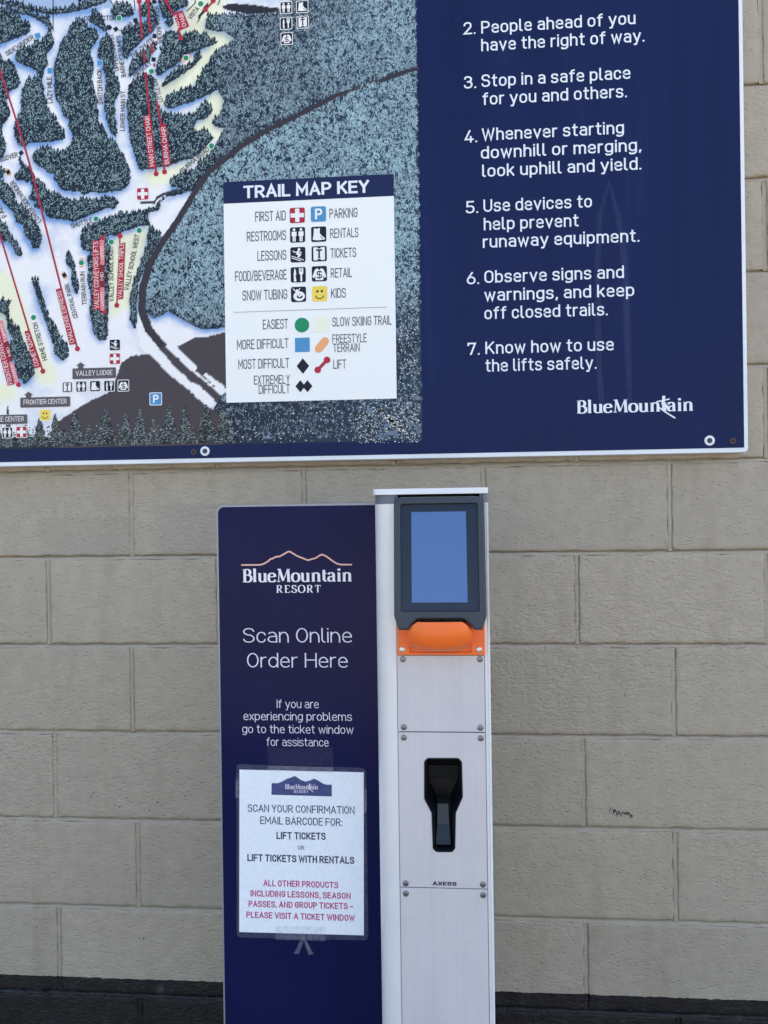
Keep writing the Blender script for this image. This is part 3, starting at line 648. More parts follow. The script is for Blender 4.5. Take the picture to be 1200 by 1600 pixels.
# trees of the map, thousands of little ink strokes
tp = Print(YM - 0.0003)
x_lo, x_hi = 0, W_ - 10
forest_ok = fm & ~lotm & ~road
key_hide = mask([[(352, 292), (610, 280), (616, 620), (360, 625)]])
forest_ok &= ~key_hide
ys_, xs_ = np.nonzero(forest_ok)
pick = rng.choice(len(ys_), size=min(len(ys_) // 10, 36000), replace=False)
pts = sorted([(ys_[i] + MY0 + rng.random(), xs_[i] + MX0 + rng.random()) for i in pick])
vb, fb, cb = [], [], []
def sh_(px, py, dx=0, dy=0): return W(px + dx, py + dy, YM)
K = 1 / 705.0
xmax = rx - 0.002
pale = fnoise(38, 11) * .5 + fnoise(13, 12) * .5
_rx = np.array([p[0] for p in ROAD][::-1]); _ry = np.array([p[1] for p in ROAD][::-1])
edge_d = blur(~fm, 3)
for q, (py, px) in enumerate(pts):
    if py < MY0 + 4: continue
    X, Z = W(px, py, YM)
    if X > xmax or Z > ztop - .004 or Z < zb + 0.006: continue
    iy, ix = int(py - MY0), int(px - MX0); nv = pale[iy, ix] - .5
    roadx = float(np.interp(py, [p[1] for p in ROAD], [p[0] for p in ROAD])) if py > 108 else 1e9
    below = px > roadx
    lef = px < 338 and not below
    t = 0 if lef else ((.80 if below else .22 + .5 * min(1, max(0, (px - 470) / 130))) + nv * .8)
    if below and py > 430: t -= .35 * min(1, (py - 430) / 90)
    t = min(1, max(0, t)); nearedge = edge_d[iy, ix] > .06
    low = (px > 612 and rng.random() < (py - 425) / 110) or (py > 628 and px > 335)
    s_ = rng.uniform(.75, 1.25); y_ = YM - 0.0001 - 0.00025 * q / len(pts); j = rng.normal(0, 5)
    dcol = np.clip(A(18 + j, 34 + j, 54 + j) * (1 - t) + A(30 + j, 52 + j, 76 + j) * t, .002, 1)
    if low: dcol = np.clip(A(34 + j, 40 + j, 50 + j), .002, 1)
    if lef or nearedge or rng.random() < .35:
        wd, hg = 2.2 * s_ * K, (7.5 if (lef or nearedge) else 5) * s_ * K; ln = rng.normal(0, .8) * K; n = len(vb)
        vb += [(X - wd, y_, Z), (X + wd, y_, Z), (X + ln + wd * .5, y_, Z + hg * .55), (X + ln, y_, Z + hg), (X + ln - wd * .5, y_, Z + hg * .55)]
        fb.append((n, n + 1, n + 2, n + 3, n + 4)); cb.append(tuple(dcol))
    if low: lc = A(125, 145, 170); ns = 2 if rng.random() < .35 else 0
    elif lef: lc = A(138, 172, 184); ns = 2 if rng.random() < .75 + nv else 1
    else: lc = A(125, 148, 168) * (1 - t) + A(164, 204, 228) * t; ns = 2 + (rng.random() < .5 * t) + (rng.random() < .8 * t)
    if edge_d[iy, ix] > .25: lc = lc * .55
    for m_ in range(ns):
        br = rng.uniform(.45, 1.15) if not lef else rng.uniform(.3, 1.15)
        ax = X + rng.uniform(-2.6, 2.6) * K; az_ = Z + rng.uniform(-.5, 5.0) * K; ang = rng.normal(1.25, .6) if (lef or rng.random() < .6) else rng.normal(2.2, .5)
        l_ = (rng.uniform(.9, 2.0) if lef else rng.uniform(1.5, 3.7)) * K; w2 = (rng.uniform(.5, 1.0) if lef else rng.uniform(.38, .78)) * K
        ca, sa = math.cos(ang), math.sin(ang); bend = rng.normal(0, .35) * l_; n = len(vb); yy_ = y_ - 0.00003
        vb += [(ax - ca * l_, yy_, az_ - sa * l_), (ax + sa * (w2 + bend), yy_, az_ - ca * (w2 + bend)), (ax + ca * l_, yy_, az_ + sa * l_), (ax - sa * (w2 - bend), yy_, az_ + ca * (w2 - bend))]
        fb.append((n, n + 1, n + 2, n + 3)); cb.append(tuple(lc * br))
# white frosted patches and branches low on the right
def blot(px, py, rx_, rz_, col, n=9):
    X, Z = W(px, py, YM); y_ = YM - 0.0004; k = len(vb)
    vb.extend([(X + math.cos(a) * rx_ * K * rng.uniform(.6, 1.15), y_, Z + math.sin(a) * rz_ * K * rng.uniform(.6, 1.15)) for a in np.linspace(0, 6.28, n, endpoint=False)])
    fb.append(tuple(range(k, k + n))); cb.append(tuple(col))
for _ in range(900):
    px, py = (rng.uniform(560, 657), rng.uniform(628, 692)) if rng.random() < .5 else (rng.uniform(622, 657), rng.uniform(430, 692))
    if rng.random() < .3: px, py = rng.uniform(340, 657), rng.uniform(630, 692)
    if W(px, py, YM)[0] < xmax - .003: blot(px, py, rng.uniform(.5, 1.7), rng.uniform(.5, 1.5), A(205, 222, 238) * rng.uniform(.4, 1))
for px, py, a, b_ in ((600, 683, 13, 5), (612, 678, 12, 5), (576, 642, 5, 6), (652, 622, 6, 4), (650, 668, 7, 5), (640, 663, 6, 3), (605, 665, 5, 4), (632, 590, 4, 3), (500, 683, 5, 2), (420, 684, 8, 3), (596, 632, 5, 2)):
    blot(px, py, a, b_, A(98, 120, 150), 12)
for _ in range(60):
    t = rng.random(); blot(605 + 25 * t + rng.normal(0, 1.5), 652 + 20 * t + rng.normal(0, 2), 2.2, 1.6, A(215, 228, 240))
# row of big snowy firs along the bottom
for (tx, ty, hw) in ((12, 634, 7), (40, 664, 12), (62, 652, 15), (86, 646, 13), (117, 643, 14), (165, 636, 17), (196, 643, 12), (218, 637, 13), (240, 655, 9), (264, 635, 15), (289, 634, 13), (322, 632, 18), (-5, 660, 14), (140, 668, 14), (350, 640, 16)):
    X, Zt = W(tx, ty, YM); hgt = Zt - zb - 0.004; n0 = len(vb); y_ = YM - 0.00042; prof = []
    for i in range(9):
        f_ = i / 8; wdt = hw * K * (0.08 + .92 * f_ ** .8) * rng.uniform(.8, 1.2); prof.append((wdt, Zt - hgt * f_))
    L_ = [(X - a * (1 if k % 2 else .72), y_, z) for k, (a, z) in enumerate(prof)]; R_ = [(X + a * (1 if k % 2 == 0 else .72), y_, z) for k, (a, z) in enumerate(prof)]
    vb.extend(L_ + R_); 
    for i in range(8): fb.append((n0 + i, n0 + i + 1, n0 + 9 + i + 1, n0 + 9 + i)); cb.append(tuple(A(30, 38, 44)))
    for _ in range(int(hgt / K * 3.6)):
        f_ = rng.random() ** .7; a = hw * K * (0.1 + .9 * f_) * 1.05; x = X + rng.uniform(-a, a); z = Zt - hgt * f_; k = len(vb); s_ = rng.uniform(.5, 1.5) * K; an = rng.uniform(-.9, .9) - .5 * np.sign(x - X)
        vb += [(x - 1.6 * s_ * math.cos(an), y_ - .00003, z - 1.6 * s_ * math.sin(an)), (x, y_ - .00003, z - s_ * .5), (x + 1.6 * s_ * math.cos(an), y_ - .00003, z + 1.6 * s_ * math.sin(an)), (x, y_ - .00003, z + s_ * .5)]
        fb.append((k, k + 1, k + 2, k + 3)); cb.append(tuple(A(150, 168, 178) * rng.uniform(.35, 1.15)))
for _ in range(1500):                                  # undergrowth between them
    px, py = rng.uniform(-40, 350), 692 - abs(rng.normal(0, 11))
    X, Z = W(px, py, YM)
    if Z > zb + .003: blot(px, py, rng.uniform(.8, 2.6), rng.uniform(.6, 1.8), A(40, 48, 54) if rng.random() < .6 else A(150, 168, 178) * rng.uniform(.4, 1), 5)
tp.v, tp.f, tp.c = vb, fb, cb
fo = tp.build('forest_print', mapo); fo['kind'] = 'stuff'

YP = YM - 0.0007                                       # labels and symbols on the map
def P_(): return Print(YP)
def pill(pr, x, z, a, ln, w_, col, lay):
    pts_ = []
    for s_ in (1, -1):
        for i in range(9):
            t = a + (0 if s_ > 0 else math.pi) + math.pi * (i / 8 - .5); pts_.append((x + s_ * math.cos(a) * ln / 2 + w_ / 2 * math.cos(t), z + s_ * math.sin(a) * ln / 2 + w_ / 2 * math.sin(t)))
    pr.poly(pts_, col, lay)
def rot2(pts_, a, x, z): ca, sa = math.cos(a), math.sin(a); return [(x + p[0] * ca - p[1] * sa, z + p[0] * sa + p[1] * ca) for p in pts_]
def marker(kind, px, py, r=4.2, ang=0, orange=None, par=None, y=None):
    pr = Print(YP if y is None else y); x, z = W(px, py, pr.y); r = r * K; out_ = 1.25
    if orange is not None: pill(pr, x, z, math.radians(orange), r * 1.9, r * 1.9, ORANGE, 0)
    if kind == 'green': pr.disc(x, z, r * 1.22, WHITE, .5); pr.disc(x, z, r, GREEN, 1)
    if kind == 'blue': pr.poly(rot2([(-r * 1.2, -r * 1.2), (r * 1.2, -r * 1.2), (r * 1.2, r * 1.2), (-r * 1.2, r * 1.2)], ang, x, z), (0.5, .66, .86), .5); pr.poly(rot2([(-r, -r), (r, -r), (r, r), (-r, r)], ang, x, z), BLUE, 1)
    if kind == 'black': pr.poly(rot2([(-r, -r), (r, -r), (r, r), (-r, r)], ang, x, z), INK, 1)
    pr.build('trail_marker', mapo)
for px, py in ((186, 28.5), (313.5, 6), (236.8, 111.5), (330.5, 228), (150, 342), (173.8, 378), (217.5, 360), (52.4, 496)): marker('green', px, py)
marker('green', 290.5, 90.5, 4.2, 0, 32); marker('green', 127.3, 410.5, 4.2, 0, 88)
for px, py, a in ((58.8, 56, .25), (78.3, 110.5, 0), (156.2, 98.5, 0)): marker('blue', px, py, 4.3, a)
for px, py, a, o_ in ((125, -1, .8, None), (171, 43, .6, None), (181, 45.5, .5, None), (211.5, 31.7, .1, None), (241.5, 56.3, -.1, None), (240, 93, -.2, None), (204.3, 134.2, .65, None), (33, 239, .7, None), (241, 2.5, .4, None), (12.8, 269, .45, 118), (100.6, 430, .5, 112)): marker('black', px, py, 3.4, a, o_)
def over(pts_, col, name='road_print'):
    pr = P_(); L_, R_ = [], []
    fine_ = []
    for a, b in zip(pts_[:-1], pts_[1:]):
        n = max(1, int(math.hypot(b[0] - a[0], b[1] - a[1]) / 4)); fine_ += [tuple(a[k] + (b[k] - a[k]) * i / n for k in range(3)) for i in range(n)]
    fine_.append(pts_[-1]); q = [W(p[0], p[1], YP) for p in fine_]
    for i in range(len(q)):
        a, b = Vector(q[max(0, i - 1)]), Vector(q[min(len(q) - 1, i + 1)]); d = (b - a).normalized(); c_ = Vector(q[i]); h_ = fine_[i][2] / 2 * K * .84
        L_.append(tuple(c_ + Vector((-d.y, d.x)) * (h_ + random.gauss(0, .35) * K))); R_.append(tuple(c_ - Vector((-d.y, d.x)) * (h_ + random.gauss(0, .35) * K)))
    m_ = len(L_); pr.tri(L_ + R_, [(i, i + 1, m_ + i + 1, m_ + i) for i in range(m_ - 1)], col, 0); pr.build(name, mapo)
over([(655, 107, 7), (640, 110, 7), (620, 117, 8), (603, 123, 8), (592, 128, 3)], alb(48, 48, 64)); over([(556, 139, 1), (545, 142, 4), (520, 151, 7), (507, 159, 9), (490, 167, 9), (470, 178, 8), (451, 187, 9), (416, 204, 9), (378, 228, 9), (349, 251, 9), (327, 268, 9), (305, 300, 10), (287, 329, 11), (275, 348, 11), (254, 378, 12), (234, 413, 13), (223, 450, 14), (221, 486, 14), (232, 515, 13), (254, 541, 13)], alb(52, 50, 62))
def lift(pts_, w_=2.6, dots=()):
    pr = P_(); q = SWp(pts_) if len(pts_) > 1 else []
    if q: pr.stroke(q, w_ * K, RED, .6)
    for d_ in dots: pr.disc(*W(*d_, YP), 4.1 * K, RED, 1.2)
    pr.build('lift_line', mapo)
def SWp(pts_): return [W(p[0], p[1], YP) for p in pts_]
lift([(-20, 50), (0, 110), (20, 171), (39, 231), (53, 280), (69, 345), (96, 452), (121, 545)], 3.0, [(121, 545)])
lift([(-20, 300), (0, 367), (22, 440), (45, 516), (67, 580)], 2.8, [(67, 580)])
lift([(217.5, 2), (222, 61)], 3.2, [(217.5, 2)]); lift([(225, 81), (226, 97)], 3.2); lift([(227, 113), (234, 178), (240, 240), (244, 271)], 3.2, [(244, 271.5)])
lift([(231, 2), (235, 51)], 3.2, [(231, 2)]); lift([(236.5, 68), (238, 84)], 3.2); lift([(240.5, 99), (241.5, 104)], 3.2); lift([(244.5, 157), (252, 195), (257, 268)], 3.0, [(257, 268.5)])
lift([(259, 1), (270, 22)], 3, [(260, 1)]); lift([(279, 45), (282.5, 59)], 3, [(282.5, 59)]); lift([(321, 15), (338, -3)], 3, [(321, 15), (333, 1)])
lift([(160, 371), (163, 487)], 2, [(160, 371.5), (163.3, 487)]); lift([(187.5, 368.5), (182.5, 477)], 2.2, [(187.5, 368.5), (182.5, 477)]); lift([(25, 585), (29, 601)], 2.5, [(29, 601)])
def leader(pts_): pr = P_(); pr.stroke(SWp(pts_), 1.3 * K, INK, .6); pr.build('leader_line', mapo)
for l_ in ([(36, -20), (36, 14)], [(83, -20), (83, 49)], [(165, -12), (181, 15)], [(209, -10), (211, 17)], [(305, -10), (305, 5), (291, 18)], [(346, -6), (340, 8)]): leader(l_)
def red_label(poly_, lines, tone=RED, r_=1.5, h=6.6, off=0.0, name='lift_label', tc=None):
    pr = P_(); q = SWp(poly_); pr.poly(rounded([(a, b, r_ * K) for a, b in q]), tone, 1.6)
    for s_, a, b in lines: text(pr, s_, a, b, h, tc or alb(232, 222, 232), 2.4, 'sans', off=off, level=False)
    pr.build(name, mapo)
red_label([(270, 21), (285, 16), (296, 41), (280, 48)], [('VISTA', (282, 44), (276, 23)), ('CHAIR', (291.5, 41), (285.5, 20))])
red_label([(224, 182), (234.5, 179), (244, 262), (233, 264)], [('MAIN STREET CHAIR', (241.3, 259.5), (233.3, 181))], h=7.2)
red_label([(249, 196), (259, 193), (267, 257), (256.5, 260)], [('BURMA CHAIR', (264.6, 256), (258.4, 198))], h=7.2)
red_label([(38, 518), (45.5, 516), (64.5, 573), (54, 576)], [('COMET QUAD', (61.3, 571), (45.3, 520))], h=7.2)
red_label([(87, 452), (95.5, 450), (119, 537), (109, 539.5)], [('CHALLENGE EXPRESS', (116.5, 535), (95.3, 454))], h=7.2)
red_label([(144, 376), (155.3, 375), (157, 484), (146, 484.5)], [('VALLEY CONVEYORS LIFTS', (155, 482), (153.3, 377.5))], h=8)
PINK = alb(205, 130, 145); DRED = alb(120, 34, 58)
for y0, y1, s_, t_ in ((375, 414, 'UPPER', PINK), (415, 448, 'MID', DRED), (449, 485.5, 'LOWER', PINK)):
    m_ = (y0 + y1) / 2; l_ = {'UPPER': 10, 'MID': 6.5, 'LOWER': 10.5}[s_]
    red_label([(155.6, y0), (163, y0), (163.4, y1), (157, y1)], [(s_, (162, m_ + l_), (161.6, m_ - l_))], t_, .3, 5.2)
red_label([(187.5, 381), (196, 378), (192.5, 467), (184, 468)], [('VALLEY SHOOL TRIPLE', (190.5, 466), (193.8, 380))], h=7)
red_label([(12, 603), (23, 600), (-6, 490), (-17, 493)], [('FRONTIER CONVEYORS LIFTS', (20.3, 599), (-8, 492))], h=8)
red_label([(15, 567), (21, 565), (30, 597), (24, 600)], [('LOWER', (28, 594), (20, 569))], PINK, .3, 4.6)
red_label([(6, 535), (13, 532), (20.5, 563), (14, 566)], [('MID', (17.6, 556), (14, 542))], DRED, .3, 4.6)
red_label([(-3, 502), (4, 500), (12, 531), (5.5, 533)], [('UPPER', (10.5, 527), (3, 505))], PINK, .3, 4.6)
TR = [('SIDEWINDER', (11, 88), (54, 60), 6.6), ('LAZY MILE', (82.3, 161), (81, 120), 7.4), ('SWITCH BACK', (161, 163), (159.3, 107.5), 7.4), ('CONNECTOR', (131, 32.6), (182, 32), 6.8),
 ('UPPER MAIN ST.', (186.5, 110), (177, 51), 6.6), ("BARNEY'S BUMPS", (197, 119.5), (188, 55), 6.6), ('X-ING', (190, 53), (208, 39.5), 6.6), ('THE CHUTE', (207, 92.5), (241, 63.5), 6.8), ('MIDWAY', (211.5, 122), (237.5, 100), 6.8),
 ('WIDOW MAKER', (254.5, 67.5), (247.5, 9), 6.8), ('LITTLE GAP', (255, 158), (244, 120), 6.6), ('LOWER MAIN ST.', (195, 204.5), (196, 140), 6.8), ('YETI', (270.5, 109), (284, 98.5), 6.8), ('VISTA', (298.5, 31), (312, 14), 6.8),
 ('BURMA ROAD', (286, 270.5), (328, 234.5), 7), ('SHUTTLE', (112, 357.5), (145, 347.5), 7), ('CROSSOVER', (-14, 258), (28.5, 245), 7), ('LOWER SIDEWINDER', (65, 345), (21, 281), 6.8), ('FALLS', (11, 337), (-6, 310), 7),
 ('CENTRAL PARK', (122, 496), (107.3, 442), 6.8), ('TERRAIN RUN', (135.8, 476), (132.2, 424), 6.8), ('HOME STRETCH', (74, 562), (58, 503), 7), ('VALLEY SCHOOL EAST', (177.8, 471), (177, 385), 7), ('VALLEY SCHOOL WEST', (201, 454), (218.5, 367), 7), ('GLADES', (92, 0), (118, -1), 6.6)]
for s_, a, b, h in TR:
    pr = P_(); text(pr, s_, a, b, h * 1.12, alb(38, 42, 60), 1.5, 'sans', off=0.010, level=False); pr.build('lettering', mapo)

# symbols
def icon(kind, px, py, s, par, y=None, lay=0, outline=True):
    pr = Print(YP if y is None else y); x, z = W(px, py, pr.y); u = s * K / 100.0
    def P(pts_, col, l_): pr.poly([(x + a * u, z + b * u) for a, b in pts_], col, lay + l_)
    def St(pts_, w_, col, l_, cap=0): pr.stroke([(x + a * u, z + b * u) for a, b in pts_], w_ * u, col, lay + l_, cap=cap * u)
    def D(a, b, r, col, l_): pr.disc(x + a * u, z + b * u, r * u, col, lay + l_)
    sq = lambda r: rrect(-r, r, -r, r, 12)
    wh = alb(222, 230, 244)
    if outline: P(sq(56), wh, .2)
    bgc = {'aid': RED, 'park': BLUE, 'smile': YEL}.get(kind, INK)
    P(sq(50), bgc, 1)
    if kind == 'aid': P([(-44, -14), (44, -14), (44, 14), (-44, 14)], wh, 2); P([(-14, -44), (14, -44), (14, 44), (-14, 44)], wh, 2.3)
    elif kind == 'park': St([(-16, -34), (-16, 34)], 14, wh, 2); St(rounded([(-16, 30), (20, 30, 16), (20, -2, 16), (-16, -2)], False), 13, wh, 2.3)
    elif kind == 'smile': D(-15, 16, 8, INK, 2); D(15, 16, 8, INK, 2); St([(28 * math.cos(t), -6 + 26 * math.sin(t)) for t in np.linspace(-2.9, -.24, 12)], 6, INK, 2)
    elif kind == 'rest':
        for c_ in (-23, 23):
            D(c_, 34, 9, wh, 2); P([(c_ - 16, 22), (c_ + 16, 22), (c_ + 17, -8), (c_ + 10, -8), (c_ + 10, -44), (c_ + 2, -44), (c_ + 1, -10), (c_ - 1, -10), (c_ - 2, -44), (c_ - 10, -44), (c_ - 10, -8), (c_ - 17, -8)], wh, 2)
    elif kind == 'boot': P([(-30, 42), (-14, 34), (8, 42), (6, 8), (20, -10), (40, -26), (42, -36), (-6, -40), (-40, -36), (-34, 0)], wh, 2); St([(10, -14), (20, -24), (30, -30)], 4, INK, 3)
    elif kind == 'ticket': P([(-38, -42), (-12, -42), (-8, -34), (8, -34), (12, -42), (38, -42), (38, 42), (12, 42), (8, 34), (-8, 34), (-12, 42), (-38, 42)], wh, 2); St([(-20, 24), (20, 24)], 11, INK, 3); St([(0, 24), (0, -26)], 11, INK, 3.3); St([(-10, -26), (10, -26)], 5, INK, 3.6)
    elif kind == 'food': P([(-24, 44), (-16, 30), (-12, 0), (-18, -2), (-12, -44), (-28, -44), (-30, 6)], wh, 2); St([(20, -44), (20, 8)], 11, wh, 2); P([(6, 44), (6, 8), (14, -2), (26, -2), (34, 8), (34, 44)], wh, 2.3); St([(15, 44), (15, 18)], 3, INK, 3); St([(25, 44), (25, 18)], 3, INK, 3)
    elif kind == 'retail': P([(-14, 36), (14, 36), (30, 26), (46, -18), (36, -30), (26, -12), (26, -42), (-26, -42), (-26, -12), (-36, -30), (-46, -18), (-30, 26)], wh, 2); P([(-8, 40), (8, 40), (10, 32), (0, 24), (-10, 32)], INK, 3); St(rounded([(14, 6, 0), (14, 14, 8), (-14, 14, 9), (-14, -6, 9), (14, -8, 9), (14, -28, 9), (-14, -28, 8), (-14, -20)], False), 7, INK, 3); St([(0, 20), (0, -34)], 5, INK, 3.5)
    elif kind == 'ski': D(8, 34, 9, wh, 2); St([(4, 26), (-4, 6), (14, 0), (2, -16)], 13, wh, 2); St([(4, 20), (-20, 16), (-34, 26)], 6, wh, 2.4); St([(6, 18), (26, 12)], 6, wh, 2.6); St([(-42, -8), (38, -36)], 5, wh, 2.8); St([(-42, -20), (20, -42)], 5, wh, 3)
    elif kind == 'tube': pr.disc(x + 4 * u, z - 12 * u, 32 * u, wh, lay + 2, sx=1.2); pr.disc(x + 8 * u, z - 14 * u, 14 * u, INK, lay + 2.5, sx=1.4); D(-10, 24, 9, wh, 3); St([(-10, 14), (6, -14), (34, 6)], 10, wh, 3.2); St([(-12, 12), (-36, 38)], 6, wh, 3.4); St([(-6, 14), (10, 40)], 6, wh, 3.6)
    pr.build('pictogram', par)
for k_, x, y, s_ in (('aid', 223, 303, 18.5), ('ski', 179.5, 539, 17), ('aid', 179.5, 560.5, 17), ('ticket', 105.3, 605, 15.5), ('rest', 127, 604, 16.5), ('boot', 148.6, 603.3, 16.5), ('food', 170.6, 603, 16.5), ('retail', 192.8, 602.5, 17), ('smile', 70.5, 648.5, 17), ('park', 243.3, 623.3, 18.5),
                     ('rest', 11.5, 676, 16.5), ('aid', 33.7, 675, 17), ('rest', 447, 12, 17.5), ('boot', 472.3, 10.5, 17.5), ('food', 447, 36.6, 17.5), ('ticket', 473, 34.6, 17.5), ('retail', 448, 60.4, 17.5)): icon(k_, x, y, s_, mapo)
for s_, (x0, y0), (x1, y1), tip in (('VALLEY LODGE', (113.5, 592.5), (181, 574), (126, 566)), ('FRONTIER CENTER', (32, 637), (109.5, 619.5), (44.5, 612)), ('ADVENTURE CENTER', (-45, 664), (42.5, 647.5), None)):
    pr = P_(); a = W(x0, y0, YP); b = W(x1, y1, YP); pr.poly([(a[0] - .6 * K * 1, a[1] - .6 * K), (b[0] + .6 * K, a[1] - .6 * K), (b[0] + .6 * K, b[1] + .6 * K), (a[0] - .6 * K, b[1] + .6 * K)], alb(190, 195, 210), .3)
    pr.poly(rrect(a[0], b[0], a[1], b[1], 2 * K), GREY, 1)
    if tip:
        t_ = W(*tip, YP); pr.poly([(t_[0], t_[1]), (t_[0] - 8 * K, t_[1] - 5.5 * K), (t_[0] - 4.5 * K, t_[1] - 5.5 * K), (t_[0] - 4.5 * K, b[1] - K), (t_[0] + 4.5 * K, b[1] - K), (t_[0] + 4.5 * K, t_[1] - 5.5 * K), (t_[0] + 8 * K, t_[1] - 5.5 * K)], GREY, 1.3)
    m_ = (x0 + 5, y0 - 5.6), (x1 - 5, y1 + 12.2); text(pr, s_, m_[0], m_[1], 7.6, alb(215, 220, 232), 2, 'sans', off=0.006); pr.build('place_label', mapo)

# map key
ka, kb = W(351, 629, YP), W(617.5, 272.5, YP)
k0 = W(347, 285, YP), W(614, 272, YP), W(355.5, 628, YP), W(621, 624, YP)
kx0 = (k0[0][0] + k0[2][0]) / 2; kx1 = (k0[1][0] + k0[3][0]) / 2; kz1 = (k0[0][1] + k0[1][1]) / 2; kz0 = (k0[2][1] + k0[3][1]) / 2
YK = YP - 0.0006
pr = Print(YK); pr.poly([(kx0, kz0), (kx1, kz0), (kx1, kz1), (kx0, kz1)], alb(226, 234, 247), 0); key = pr.build('map_key', sign)
def KP(): return Print(YK - 0.0003)
pr = KP(); zb_ = (W(350, 318.5, YK)[1] + W(616, 306, YK)[1]) / 2; pr.poly([(kx0, zb_), (kx1, zb_), (kx1, kz1), (kx0, kz1)], NAVY, 0); pr.build('key_header', key)
pr = KP(); text(pr, 'TRAIL MAP KEY', (380.5, 310), (577, 301), 19.5, WHITE, 1, t=21, gap=8, space=36); pr.build('lettering', key)
for s_, p0, p1, h in (('FIRST AID', (399, 346.5), (446.5, 344), 14), ('RESTROOMS', (386, 377.5), (447, 375), 14), ('LESSONS', (402.5, 408), (447.5, 405.5), 14), ('FOOD/BEVERAGE', (367.5, 440), (448, 436.5), 14.3), ('SNOW TUBING', (379, 470), (449, 467), 14.3),
                      ('PARKING', (515, 341), (558.5, 339.5), 13.6), ('RENTALS', (516, 372), (560, 370.5), 13.6), ('TICKETS', (516.5, 403), (556.5, 401.5), 13.6), ('RETAIL', (517, 434), (550, 433), 13.6), ('KIDS', (517.5, 465.5), (540.5, 465), 13.6),
                      ('EASIEST', (411, 515), (450, 513), 13.8), ('MORE DIFFICULT', (370.5, 546.5), (451, 543.5), 13.8), ('MOST DIFFICULT', (372.5, 577), (452, 574.5), 13.8), ('EXTREMELY', (397, 601), (453, 599.5), 12.8), ('DIFFICULT', (404.5, 616), (453, 614), 12.8),
                      ('SLOW SKIING TRAIL', (519.5, 510), (612, 507.5), 13.2), ('FREESTYLE', (519.5, 536.5), (573, 534.5), 12.6), ('TERRAIN', (520.5, 550.5), (562, 549), 12.2), ('LIFT', (521, 576.5), (541, 575.5), 13)):
    pr = KP(); text(pr, s_, p0, p1, h * 1.08, TXT, 1, t=12, gap=12, space=34); pr.build('lettering', key)
for k_, x, y in (('aid', 464.5, 336.5), ('rest', 465, 367), ('ski', 465.5, 398), ('food', 466, 429.3), ('tube', 466.5, 460), ('park', 497.5, 334.5), ('boot', 498, 366), ('ticket', 498.7, 396.5), ('retail', 499, 427.7), ('smile', 499.5, 459)):
    icon(k_, x, y, 24, key, YK - 0.0003, outline=False)
pr = KP(); pr.stroke([W(365, 487.5, pr.y), W(605, 480.5, pr.y)], 1.0 * K, alb(150, 158, 180), 1)
q = pr.v; zz = (W(365, 487.5, YK)[1] + W(605, 480.5, YK)[1]) / 2; pr.v = [(a, b, zz + (K * .5 if i % 2 else -K * .5)) for i, (a, b, c) in enumerate(q)]; pr.build('divider_line', key)
def shape(name, fn): pr = KP(); fn(pr); pr.build(name, key)
def kx(px, py): return W(px, py, YK)
shape('easiest_symbol', lambda p: p.disc(*kx(471.8, 508), 11.6 * K, GREEN, 1, 28))
shape('slow_trail_symbol', lambda p: p.poly(rrect(kx(491, 507)[0], kx(514.5, 507)[0], kx(502, 519)[1], kx(502, 495.5)[1], K), alb(218, 232, 224), 1))
shape('difficult_symbol', lambda p: p.poly(rrect(kx(461, 538)[0], kx(484, 538)[0], kx(472, 550)[1], kx(472, 527.7)[1], .1 * K), BLUE, 1))
shape('freestyle_symbol', lambda p: pill(p, *kx(503, 539), math.radians(49), 15.5 * K, 12.5 * K, ORANGE, 1))
shape('expert_symbol', lambda p: p.poly([(kx(473.3, 572)[0] + a * K, kx(473.3, 572)[1] + b * K) for a, b in ((-10, 0), (0, -12.3), (10, 0), (0, 12.3))], INK, 1))
def lf(p):
    a, b = kx(496.5, 578), kx(511, 562.5); p.stroke([a, b], 5 * K, RED, 1); p.disc(*a, 5.3 * K, RED, 1.3); p.disc(*b, 5.3 * K, RED, 1.3)
shape('lift_symbol', lf)
def dd(p):
    for i, c_ in enumerate((469.3, 480.5)):
        x, z = kx(c_, 603.5); p.poly([(x + a * K, z + b * K) for a, b in ((-7.8, 0), (0, -9.6), (7.8, 0), (0, 9.6))], INK, 1 + .4 * i)
shape('double_diamond_symbol', dd)

# the rules
YR = YN - 0.0004
RULES = [('2.', (724.5, 54), (743, 53), 17), ('People ahead of you', (752, 52), (993, 38), 17.5), ('have the right of way.', (752, 80), (1007, 65), 17.5),
 ('3.', (725, 138.5), (744, 137.5), 17), ('Stop in a safe place', (752.5, 136), (985, 123), 17.5), ('for you and others.', (754, 164.5), (979.5, 151.5), 17.5),
 ('4.', (726, 223), (745.5, 222), 17), ('Whenever starting', (753, 219.5), (975, 209), 17.5), ('downhill or merging,', (751.5, 248), (1002, 236), 17.5), ('look uphill and yield.', (753.5, 276.5), (1002, 265), 17.5),
 ('5.', (728, 333.5), (747, 332.5), 17), ('Use devices to', (755.5, 331), (925, 324), 17.5), ('help prevent', (756, 360), (904, 353.5), 17.5), ('runaway equipment.', (754.5, 387), (999, 378), 17.5),
 ('6.', (729.5, 444.5), (748.5, 443.5), 17), ('Observe signs and', (757, 442), (975, 434.5), 17.5), ('warnings, and keep', (757, 470.5), (991, 462.5), 17.5), ('off closed trails.', (757, 498.5), (949.5, 493), 17.5),
 ('7.', (730.5, 555), (749.5, 554), 17), ('Know how to use', (758.5, 553), (959, 547.5), 17.5), ('the lifts safely.', (758.5, 581), (932, 576), 17.5)]
for s_, p0, p1, h in RULES:
    pr = Print(YR); text(pr, s_, p0, p1, h * 1.13, WHITE, 0, t=14, gap=13.5, space=32); pr.build('lettering', face)
